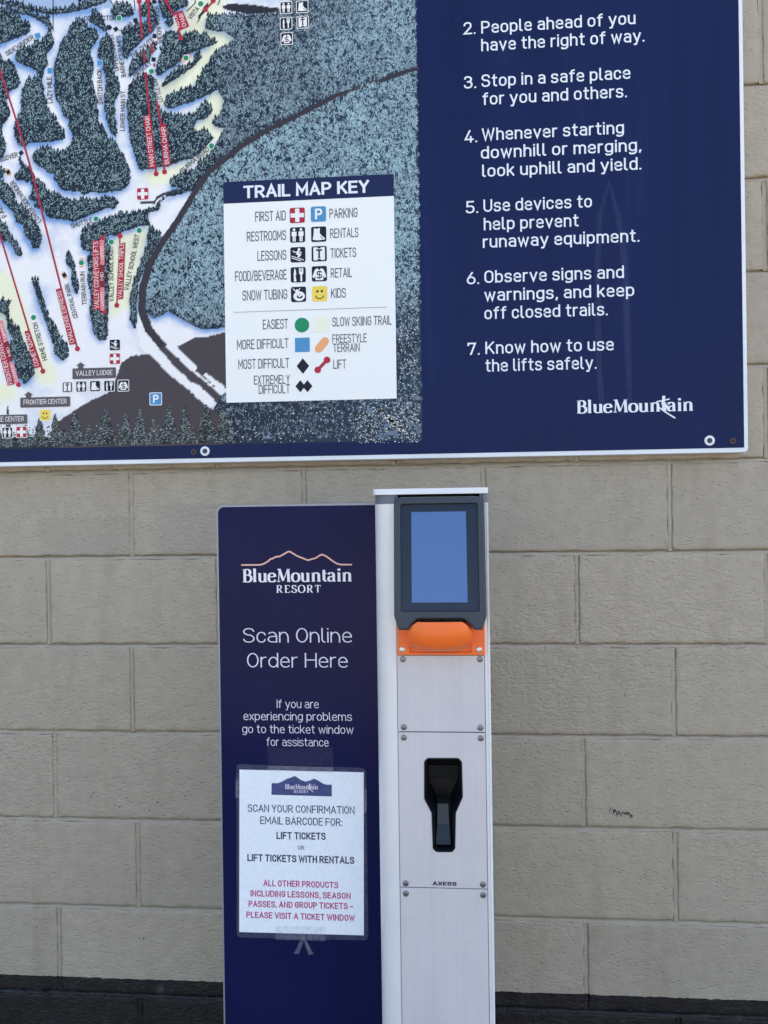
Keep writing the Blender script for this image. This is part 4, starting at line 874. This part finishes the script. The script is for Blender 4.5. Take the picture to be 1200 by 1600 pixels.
# wordmark
def wordmark(pr, p0, p1, h, col, lay, skier=True):
    a, d, u, sc = text(pr, 'BlueMountain', p0, p1, h, col, lay, 'serif', t=19.5, gap=-6.5, space=20)
    if skier:                                           # a skier leans through the t
        wd = (Vector(W(*p1, pr.y)) - Vector(W(*p0, pr.y))).length; q = h * sc / 20; o_ = a + d * (wd * .745)
        f = lambda pts_: [tuple(o_ + d * (x * q) + u * (y * q)) for x, y in pts_]
        pr.disc(*f([(0, 22)])[0], 2.6 * q, col, lay + .8, 10); pr.stroke(f([(0, 20), (-1.5, 12), (4, 8), (0, 1)]), 4.2 * q, col, lay + .9)
        pr.stroke(f([(-11, 15), (0, 17), (9, 19)]), 2.0 * q, col, lay + 1.1); pr.stroke(f([(-7, 6), (2, -1), (17, -11)]), 2.2 * q, col, lay + 1.3)
pr = Print(YR); wordmark(pr, (899.5, 646.5), (1085, 641), 20.5, WHITE, 0); pr.build('wordmark', face)
# two faint pale streaks, spreading downwards from one point
st = G()
def streak(pts_):
    V = [(*[W(p[0], p[1], YN - .0002)[0]], YN - .0002, W(p[0], p[1], YN - .0002)[1]) for p in pts_]; st.add(V, [tuple(t) for t in tessellate_polygon([[Vector((v[0], v[2], 0)) for v in V]])])
streak([(950, 283), (953, 283), (941, 340), (938, 420), (940, 560), (944, 640), (936, 640), (931, 560), (929, 420), (934, 335)])
streak([(950, 283), (954, 286), (971, 340), (982, 420), (986, 540), (988, 640), (982, 640), (976, 540), (972, 420), (963, 345)])
st.build('pale_streaks', M['streak'], sign)
# fixings
def ring_disc(gm, x, z, y, prof, n=20):
    """lathe about the y axis: prof = (radius, depth towards the viewer)"""
    gm.loft([[(x + r * math.cos(2 * math.pi * i / n), y - d, z + r * math.sin(2 * math.pi * i / n)) for i in range(n)] for r, d in prof], cap1=True, cap0=True)
for px, py in ((320.5, 705), (1108.5, 688.5)):
    x, z = W(px, py, YN); r = 7.6 * K
    gm = G(); ring_disc(gm, x, z, YN, [(r, 0), (r, .0016), (r * .9, .0022), (r * .55, .0022), (r * .5, .001)]); o = gm.build('washer', M['white'], sign, smooth=True)
    gm = G(); ring_disc(gm, x, z, YN - .0011, [(r * .5, 0), (r * .48, .0014), (r * .2, .0018)]); gm.build('screw_head', M['char'], sign, smooth=True)
for px, py in ((302.5, 706), (1145.5, 689)):
    x, z = W(px, py, YN); gm = G(); ring_disc(gm, x, z, YN, [(4.4 * K, 0), (4.2 * K, .0006), (2.8 * K, .0006), (2.6 * K, .0002)]); gm.build('screw_hole', simple('rusty_hole', (0.10, 0.06, 0.04), .7) if 'rust' not in M else M['rust'], sign)
    gm = G(); ring_disc(gm, x, z, YN - .0003, [(2.5 * K, 0), (2.4 * K, .0002)]); gm.build('hole_shadow', M['dark'], sign)

# felt-pen scribble on the wall
sc_ = Print(-0.0016); random.seed(3)
for a, b, n in (((952, 1266), (972, 1272), 26), ((972, 1269), (990, 1276), 22)):
    pts_ = [W(a[0] + (b[0] - a[0]) * i / n + random.uniform(-2, 2), a[1] + (b[1] - a[1]) * i / n + random.uniform(-4.5, 4.5), -0.0016) for i in range(n)]
    for i in range(n - 1):
        if random.random() < .85: sc_.stroke([pts_[i], pts_[i + 1]], .0015, (0.03, 0.022, 0.035), random.random())
sc_.build('pen_scribble', wall)

for cx_, cy_, n_ in ((201, 1245, 3), (230, 1266, 2), (183, 1258, 3), (142, 1240, 2), (245, 1250, 2), (295, 1248, 1), (333, 1252, 1), (221, 1468, 2), (68, 1240, 1), (52, 1448, 1), (104, 1331, 1), (924, 1367, 2), (826, 1428, 1)):
    pr = Print(-0.0016)
    for _ in range(n_):
        a, b = W(cx_ + random.gauss(0, 3), cy_ + random.gauss(0, 3), -0.0016); rr = random.uniform(.0008, .0022)
        pr.poly([(a + math.cos(t) * rr * random.uniform(.5, 1.2), b + math.sin(t) * rr * random.uniform(.5, 1.3)) for t in np.linspace(0, 6.28, 8, endpoint=False)], random.choice([(.10, .075, .03), (.05, .04, .03), (.16, .12, .06)]), random.random())
    pr.build('paint_chip', wall)

# ---------------------------------------------------------------- the kiosk
YF = -0.46; YPN = -0.372; YB = YF + 0.155                             # front of column, front of side panel
kiosk = empty('ticket_kiosk', (0.75, YB, 0), 'silver scanning kiosk post with navy side board and tilted screen', 'kiosk')
def X(px, py, y): return W(px, py, y)[0]
def Z(px, py, y): return W(px, py, y)[1]
cl_ = (X(584, 780, YF) + X(593.5, 1590, YF)) / 2; crr = (X(761, 780, YF) + X(773.5, 1590, YF)) / 2
ctop = (Z(585, 768, YF) + Z(760, 764.5, YF)) / 2
pl0 = (X(622, 1100, YF) + X(628, 1590, YF)) / 2; pl1 = (X(757.5, 1100, YF) + X(764.5, 1590, YF)) / 2
zcap = ctop - 0.006
# column body: extruded profile, broad rounded flank on the left
prof = rounded([(cl_, YB, .01), (cl_, YF + .001, .034), (pl0 - .0012, YF + .001 - .0, 0), (pl0 - .0012, YF + .005), (pl0 + .004, YF + .005), (pl0 + .004, YF + .11), (pl1 - .004, YF + .11), (pl1 - .004, YF + .005), (pl1 + .0012, YF + .005), (pl1 + .0012, YF), (crr, YF, .004), (crr, YB, .01)], True, 10)
gm = G(); gm.loft([[(x, y, 0.012) for x, y in prof], [(x, y, zcap - 0.0155) for x, y in prof]], cap0=True, cap1=True); gm.build('column', M['alu_light'], kiosk, smooth=True)
gm = G(); gm.loft([[(x, y, zcap - 0.0155) for x, y in prof], [(x, y, zcap) for x, y in prof]], cap0=True, cap1=True); gm.build('cap_band', M['capband'], kiosk, smooth=True)
pt = rounded([(cl_ - .001, YB + .002, .008), (cl_ - .001, YF - .002, .012), (crr + .001, YF - .002, .004), (crr + .001, YB + .002, .008)], True, 6)
gm = G(); gm.loft([[(x, y, zcap) for x, y in pt], [(x, y, zcap + .008) for x, y in pt], [(x * .999 + cl_ * .001, y * .998, zcap + .0095) for x, y in pt]], cap0=True, cap1=True); gm.build('top_cap', M['alu_light'], kiosk, smooth=True)
gm = G(); gm.box(cl_ - .05, crr + .05, YF - .05, YB + .05, 0.0, 0.012); gm.build('base_plate', M['plate'], kiosk)
gm = G(); gm.box(crr - .0022, crr + .0008, YF - .0015, YF + .004, .012, zcap - .0155); gm.build('edge_trim', M['white'], kiosk)
# front plates
zA = Z(690, 1023.5, YF); zB = (Z(622, 1143.5, YF) + Z(757, 1144.5, YF)) / 2; zC_ = (Z(627, 1386.5, YF) + Z(762, 1389, YF)) / 2
def plate(z0, z1, hole=None):
    ol = rrect(pl0, pl1, z0, z1, .001, 2); gm = G(); yf = YF; yb = YF + .004
    if hole is None: gm.slab(ol, yb, yf, .0004)
    else:
        lp = [[Vector((a, yf, b)) for a, b in ol], [Vector((a, yf, b)) for a, b in hole]]
        tr = tessellate_polygon(lp); al = [tuple(v) for l in lp for v in l]; gm.add(al, [tuple(t) for t in tr])
        gm.loft([[(a, yf, b) for a, b in ol], [(a, yb, b) for a, b in ol]]); gm.loft([[(a, yf, b) for a, b in hole], [(a, yb, b) for a, b in hole]])
    return gm.build('front_plate', M['plate'], kiosk)
p1_ = plate(zB + .0008, zA - .0008)
HOLE_PX = [(663, 1190, 5), (668, 1184.5, 4), (716, 1184.5, 4), (721.5, 1190, 5), (723, 1245, 8), (712, 1270, 6), (711, 1326, 5), (706, 1331, 4), (682, 1331, 4), (676.5, 1326, 5), (674.5, 1270, 6), (663, 1248, 8)]
kk = (CD + YF) / FOC
hole = rounded([(*W(a, b, YF), r * kk) for a, b, r in HOLE_PX], True, 3)
p2_ = plate(zC_ + .0008, zB - .0008, hole); p3_ = plate(.02, zC_ - .0008)
hc = (sum(p[0] for p in hole) / len(hole), sum(p[1] for p in hole) / len(hole))
def ins(d): return inset(hole, d)
gm = G()
gm.loft([[(a, YF + .0005, b) for a, b in inset(hole, -.0006)], [(a, YF - .0009, b) for a, b in inset(hole, -.0002)], [(a, YF - .0012, b) for a, b in ins(.0012)], [(a, YF + .003, b) for a, b in ins(.0028)], [(a, YF + .022, b) for a, b in ins(.0052)]])
hz0, hz1 = min(p[1] for p in hole), max(p[1] for p in hole); i4 = ins(.0052)
zm = Z(690, 1272, YF)
def dep(b): return YF + (.022 + (.060 if b > zm else .0) )
# inner funnel: deep above, shallow sloping scoop below
gm.loft([[(a, YF + .022, b) for a, b in i4], [(a, YF + (.075 if b > zm - .002 else .026 + .03 * max(0, (b - hz0) / (zm - hz0))), b) for a, b in ins(.0075)]], cap1=True)
rec = gm.build('scanner_recess', M['black'], kiosk, smooth=True)
x0, x1 = X(668, 1210, YF), X(717, 1210, YF)
gm = G(); gm.box(x0, x1, YF + .028, YF + .034, Z(690, 1226, YF), Z(690, 1204, YF), .001); gm.build('recess_window', simple('dark_scanner_glass', (.003, .004, .006), .35, spec=.15), rec)
rx0, rx1, rz0, rz1 = X(683, 1300, YF), X(702, 1300, YF), Z(690, 1326, YF), Z(690, 1268, YF)
gm = G(); gm.loft([[(rx0 + .001, YF + .034, rz1), (rx1 - .001, YF + .034, rz1)], [(rx0, YF + .026, (rz0 + rz1) / 2), (rx1, YF + .026, (rz0 + rz1) / 2)], [(rx0 - .002, YF + .014, rz0 + .008), (rx1 + .002, YF + .014, rz0 + .008)], [(rx0 - .002, YF + .009, rz0 + .003), (rx1 + .002, YF + .009, rz0 + .003)]], closed=False); gm.build('recess_ramp', simple('blue_black_plastic', (.012, .016, .026), .3), rec)
def screw(px, py, y, par, mat, r=4.6):
    x, z = W(px, py, y); r *= kk; gm = G(); ring_disc(gm, x, z, y, [(r * 1.05, -.0002), (r, .0009), (r * .75, .0016), (r * .42, .0017), (r * .4, .0006)], 16)
    par_ = par; return gm.build('screw', mat, par_, smooth=True)
for l_, p_ in (([(629.5, 1030), (750, 1030), (631, 1136), (750.5, 1137)], p1_), ([(631, 1152.5), (751, 1153.5), (634, 1380), (754.5, 1382)], p2_), ([(634.3, 1396), (754.8, 1398.5)], p3_)):
    for a, b in l_: screw(a, b, YF, p_, M['steel'])
# maker's mark
pr = Print(YF - .0003); text(pr, 'AXESS', (676, 1383.5), (713.5, 1384), 6.0, (0.03, 0.03, 0.04), 0, t=26, gap=10); pr.build('lettering', p2_)
# orange scanner mount
oz0, oz1 = Z(690, 1023, YF - .004), Z(690, 972, YF - .004); ox0, ox1 = X(621.5, 1010, YF - .004), X(757.5, 1010, YF - .004)
wx0, wx1, wz0, wz1 = X(639.5, 1010, YF - .004), X(737, 1010, YF - .004), Z(690, 1019.5, YF - .004), Z(690, 985, YF - .004)
gm = G(); lp = [[Vector((a, YF - .006, b)) for a, b in rrect(ox0, ox1, oz0, oz1, .001, 2)], [Vector((a, YF - .006, b)) for a, b in rrect(wx0, wx1, wz0, wz1, .0015, 2)]]
gm.add([tuple(v) for l in lp for v in l], [tuple(t) for t in tessellate_polygon(lp)])
gm.loft([[tuple(v) for v in lp[0]], [(v.x, YF + .001, v.z) for v in lp[0]]]); gm.loft([[tuple(v) for v in lp[1]], [(v.x, YF - .0005, v.z) for v in lp[1]]])
gm.box(wx0 - .002, wx1 + .002, YF - .0008, YF + .0005, wz0 - .002, wz1 + .002); mount = gm.build('scanner_mount', M['orange'], kiosk)
for a in (628.5, 748.5): screw(a, 1015, YF - .006, mount, M['steel_light'], 4.4)
# bulging hood
gm = G(); loops = []; n = 26
hx0, hx1 = X(638.5, 1000, YF - .02), X(737, 1000, YF - .02); ht = Z(690, 970, YF - .03); hbm = Z(690, 1012.5, YF - .02)
for i, (f_, d_) in enumerate([(0, .055), (.1, .0565), (.3, .0575), (.5, .0565), (.7, .053), (.84, .047), (.93, .039), (.99, .027), (1.02, .006)]):
    row = []
    for j in range(n + 1):
        u_ = j / n * 2 - 1; x = (hx0 + hx1) / 2 + u_ * (hx1 - hx0) / 2
        sag = 0.0055 * f_ * (1 - min(1, abs(u_ * 1.25)) ** 3); crown = -0.014 * (1 - f_) ** 2 * max(0, (abs(u_) - .68) / .32) ** 1.2
        z = ht + (hbm - ht) * f_ + 0.002 - sag + crown
        y = YF - .004 - d_ * (1 - 0.25 * abs(u_) ** 4); row.append((x, y, z))
    row = [(row[0][0], YF - .003, row[0][2])] + row + [(row[-1][0], YF - .003, row[-1][2])]
    loops.append(row)
gm.loft(loops, closed=False); gm.build('scanner_hood', M['orange'], kiosk, smooth=True)
# display housing: wedge, its face leans back so that it looks up at the sky
def face_y(z, zt, zbm, yt, yb): t = (zt - z) / (zt - zbm); return yt + (yb - yt) * t
yt, yb_ = YF - .022, YF - .054
hzt = Z(690, 776, yt); hzb = Z(690, 985, yb_)
hxl = (X(616, 800, yt) + X(614.5, 960, yb_)) / 2; hxr = (X(758, 800, yt) + X(760, 960, yb_)) / 2
def q_(px, py, y): return W(px, py, y)
arch = [(X(638, 985, yb_), hzb, .003), (X(641, 981, yb_), hzb + .006, .004), (X(652, 972.5, yb_), hzb + .0165, .01), (X(726, 972.5, yb_), hzb + .0165, .01), (X(737, 981, yb_), hzb + .006, .004), (X(741, 985, yb_), hzb, .003)]
outer = rounded([(hxl, hzb + .022, .004), (hxl + .007, hzb, .003)] + arch + [(hxr - .007, hzb, .003), (hxr, hzb + .022, .004), (hxr, hzt, .014), (hxl, hzt, .014)], True, 5)
fy = lambda z, d=0: face_y(z, hzt, hzb, yt, yb_) + d
ix0, ix1 = X(625.5, 880, YF - .045), X(748.5, 880, YF - .045); iz1 = Z(690, 786, yt); iz0 = Z(690, 957, yb_)
inner = rrect(ix0, ix1, iz0, iz1, .003, 4)
gm = G()
o2 = inset(outer, .0035)
gm.loft([[(a, YF + .0008, b) for a, b in outer], [(a, fy(b, .0045), b) for a, b in outer], [(a * .7 + c[0] * .3, fy(b * .7 + c[1] * .3, .0013), b * .7 + c[1] * .3) for (a, b), c in zip(outer, o2)], [(a, fy(b), b) for a, b in o2]])
lp = [[Vector((a, fy(b), b)) for a, b in o2], [Vector((a, fy(b), b)) for a, b in inner]]
gm.add([tuple(v) for l in lp for v in l], [tuple(t) for t in tessellate_polygon([[Vector((v.x, v.z, 0)) for v in l] for l in lp])])
i2 = inset(inner, .0012); gm.loft([[(a, fy(b), b) for a, b in inner], [(a, fy(b, .008 * (0.25 + .75 * min(1, max(0, (b - iz0) / .03)))), b) for a, b in i2]])
hous = gm.build('display_housing', M['char'], kiosk, smooth=True)
gm = G(); gm.loft([[(a, fy(b, .008 * (0.25 + .75 * min(1, max(0, (b - iz0) / .03)))), b) for a, b in i2], [(a, fy(b, .012), b) for a, b in i2]], cap0=True); gm.build('glass_front', M['bezel'], hous)
sy = lambda b: fy(b, .002 + .006 * (b - iz0) / (iz1 - iz0) - .0007)
sx0, sx1 = (X(642.5, 800, yt) + X(643, 940, yb_)) / 2, (X(729, 800, yt) + X(730, 940, yb_)) / 2; sz1, sz0 = Z(686, 799.5, yt), Z(686, 941, yb_ + .012)
gm = G(); gm.add([(sx0, sy(sz0), sz0), (sx1, sy(sz0), sz0), (sx1, sy(sz1), sz1), (sx0, sy(sz1), sz1)], [(0, 1, 2, 3)]); gm.build('screen', M['screen'], hous)
# side board
pxl = (X(341.5, 900, YPN) + X(346.5, 1590, YPN)) / 2; pxr = cl_ + .012; pzt = (Z(350, 789, YPN) + Z(585, 786, YPN)) / 2
gm = G(); gm.slab(rrect(pxl, pxr, .03, pzt, (.002, .002, .002, .014), 8), YPN + .022, YPN + .001, .001); sideb = gm.build('side_board', M['edge'], kiosk)
gm = G(); gm.slab(rrect(pxl + .0034, pxr, .034, pzt - .0036, (.002, .0, .0, .0115), 8), YPN + .002, YPN, 0); sface = gm.build('side_board_face', M['knavy'], kiosk)
gm = G(); gm.box(pxl + .1, pxl + .16, YPN + .0, YPN + .09, 0, .03); gm.build('board_foot', M['plate'], kiosk)
KW = alb(206, 210, 238)
def kt(s_, p0, p1, h, off=-0.012, col=KW):
    pr = Print(YPN - .0003); text(pr, s_, p0, p1, h, col, 0, 'sans', off=off); pr.build('lettering', sface)
kt('Scan Online', (380, 1004), (550, 1004), 22.5); kt('Order Here', (386, 1043), (543.5, 1043), 22.5)
kt('If you are', (432.5, 1106.5), (498, 1106.5), 13.2, -.008); kt('experiencing problems', (380.5, 1125.8), (550, 1125.8), 13.2, -.008); kt('go to the ticket window', (378.5, 1146), (552.5, 1146), 13.2, -.008); kt('for assistance', (416.5, 1166), (513.5, 1166), 13.2, -.008)
pr = Print(YPN - .0003); wordmark(pr, (377.5, 909), (551.5, 909), 20, alb(220, 224, 246), 0, False); pr.build('wordmark', sface)
pr = Print(YPN - .0003); text(pr, 'RESORT', (431, 926), (502, 926), 11.6, alb(220, 224, 246), 0, 'serif', t=19, gap=10); pr.build('lettering', sface)
ml = [(377, 882.8), (406, 882.6), (412, 881), (419, 877), (423, 873.2), (426, 872.8), (431, 870), (437, 869.5), (450, 862), (453, 861.8), (464, 868.5), (470, 871), (481, 875.3), (493, 872), (501, 867), (504, 866.5), (511, 870), (519, 876), (526, 880.5), (533, 882.2), (550, 882.2)]
pr = Print(YPN - .0003); pr.stroke([W(a, b, YPN) for a, b in ml], .0027, alb(214, 178, 172), 0); pr.build('mountain_line', sface)

# ---------------------------------------------------------------- taped notice
YNo = YPN - .0012
note = empty('paper_notice', (X(472, 1330, YNo), YNo, Z(472, 1462, YNo)), 'laminated white paper notice taped on the navy board of the kiosk', 'notice')
def N4(a): return [W(px, py, YNo) for px, py in a]
lam = [(369.5, 1196.5), (374, 1194), (566, 1199.5), (572, 1205), (575.5, 1464), (571, 1469), (374, 1464.5), (370, 1460)]
gm = G(); gm.slab(N4([(374.2, 1202.5), (568.2, 1206.8), (568.5, 1461.5), (373.8, 1456.2)]), YNo + .0003, YNo, 0)
# fitted to the tilt seen in the photograph: about one degree clockwise
paper = gm.build('paper', simple('white_paper', (0.88, 0.89, 0.90), .5), note)
gm = G(); gm.slab(N4(lam), YNo - .0003, YNo - .0005, 0); gm.build('laminate_sleeve', M['lam'], note)
TB = alb(30, 38, 84); TB2 = alb(18, 22, 70); TRR = alb(168, 18, 112)
for s_, p0, p1, h, off, c_ in (('SCAN YOUR CONFIRMATION', (387, 1268.5), (554, 1272), 11.9, .010, TB), ('EMAIL BARCODE FOR:', (406.5, 1287.5), (535, 1291), 11.9, .010, TB), ('LIFT TICKETS', (432, 1311), (509, 1312.5), 11.2, .034, TB2), ('OR', (465, 1327.5), (475.5, 1328), 6.3, .01, TB2),
        ('LIFT TICKETS WITH RENTALS', (386.5, 1345.5), (553.5, 1350), 11.2, .034, TB2), ('ALL OTHER PRODUCTS', (411.5, 1384.5), (528.5, 1388), 9.8, .028, TRR), ('INCLUDING LESSONS, SEASON', (391.5, 1400.5), (548, 1405), 9.8, .028, TRR), ('PASSES, AND GROUP TICKETS \u2013', (388.5, 1417), (552, 1421), 9.8, .028, TRR), ('PLEASE VISIT A TICKET WINDOW', (385, 1434), (554.5, 1439.5), 9.8, .028, TRR)):
    pr = Print(YNo - .0001); text(pr, s_, p0, p1, h, c_, 0, 'sans', off=off, level=False); pr.build('lettering', paper)
pr = Print(YNo - .0001)
lg = [(424.5, 1223.5), (434, 1223.7), (440, 1221.5), (448, 1217), (453, 1215.5), (460, 1212.5), (462, 1213), (470, 1218.5), (477, 1221.2), (484, 1219.5), (491, 1216.5), (497, 1219.5), (506, 1225), (511, 1226), (518.5, 1226), (518.5, 1244.5), (424, 1241.8)]
pr.poly([W(a, b, YNo) for a, b in lg], alb(40, 52, 118), 0)
wordmark(pr, (445, 1232.3), (497, 1234), 7.4, KW, .6, True); text(pr, 'RESORT', (459, 1238.6), (482, 1239.2), 4.3, KW, .8, 'serif', t=20, gap=12); pr.build('logo', paper)
def tape(pts_, name='tape_strip'):
    gm = G(); gm.slab(N4(pts_), YNo - .0006, YNo - .0007, 0); gm.build(name, M['tape'], note)
tape([(418, 1196.3), (521, 1199), (521.5, 1208), (418, 1203)]); tape([(368.5, 1218), (374, 1218), (374, 1246), (368, 1246)]); tape([(568, 1233), (573, 1233), (573, 1270), (568, 1270)])
gm = G(); gm.slab(N4([(418, 1168), (519.5, 1168), (520.5, 1197), (418, 1195)]), YNo - .0002, YNo - .0003, 0); gm.build('tape_strip', clear('faint_old_tape', (.4, .4, .5), .02, .25, .4), note)
gm = G(); gm.slab(N4([(431, 1447), (509, 1447.5), (509, 1470), (430, 1468)]), YNo - .0006, YNo - .0007, 0); gm.build('tape_strip', clear('thin_tape', (.7, .7, .8), .05, .2, .8), note)
tape([(471, 1466), (476, 1467), (467, 1490), (459, 1490)], 'tape_end'); tape([(473, 1463), (479, 1470), (490, 1490), (482, 1492)], 'tape_end')
for m_ in bpy.data.meshes: m_.validate(clean_customdata=False)
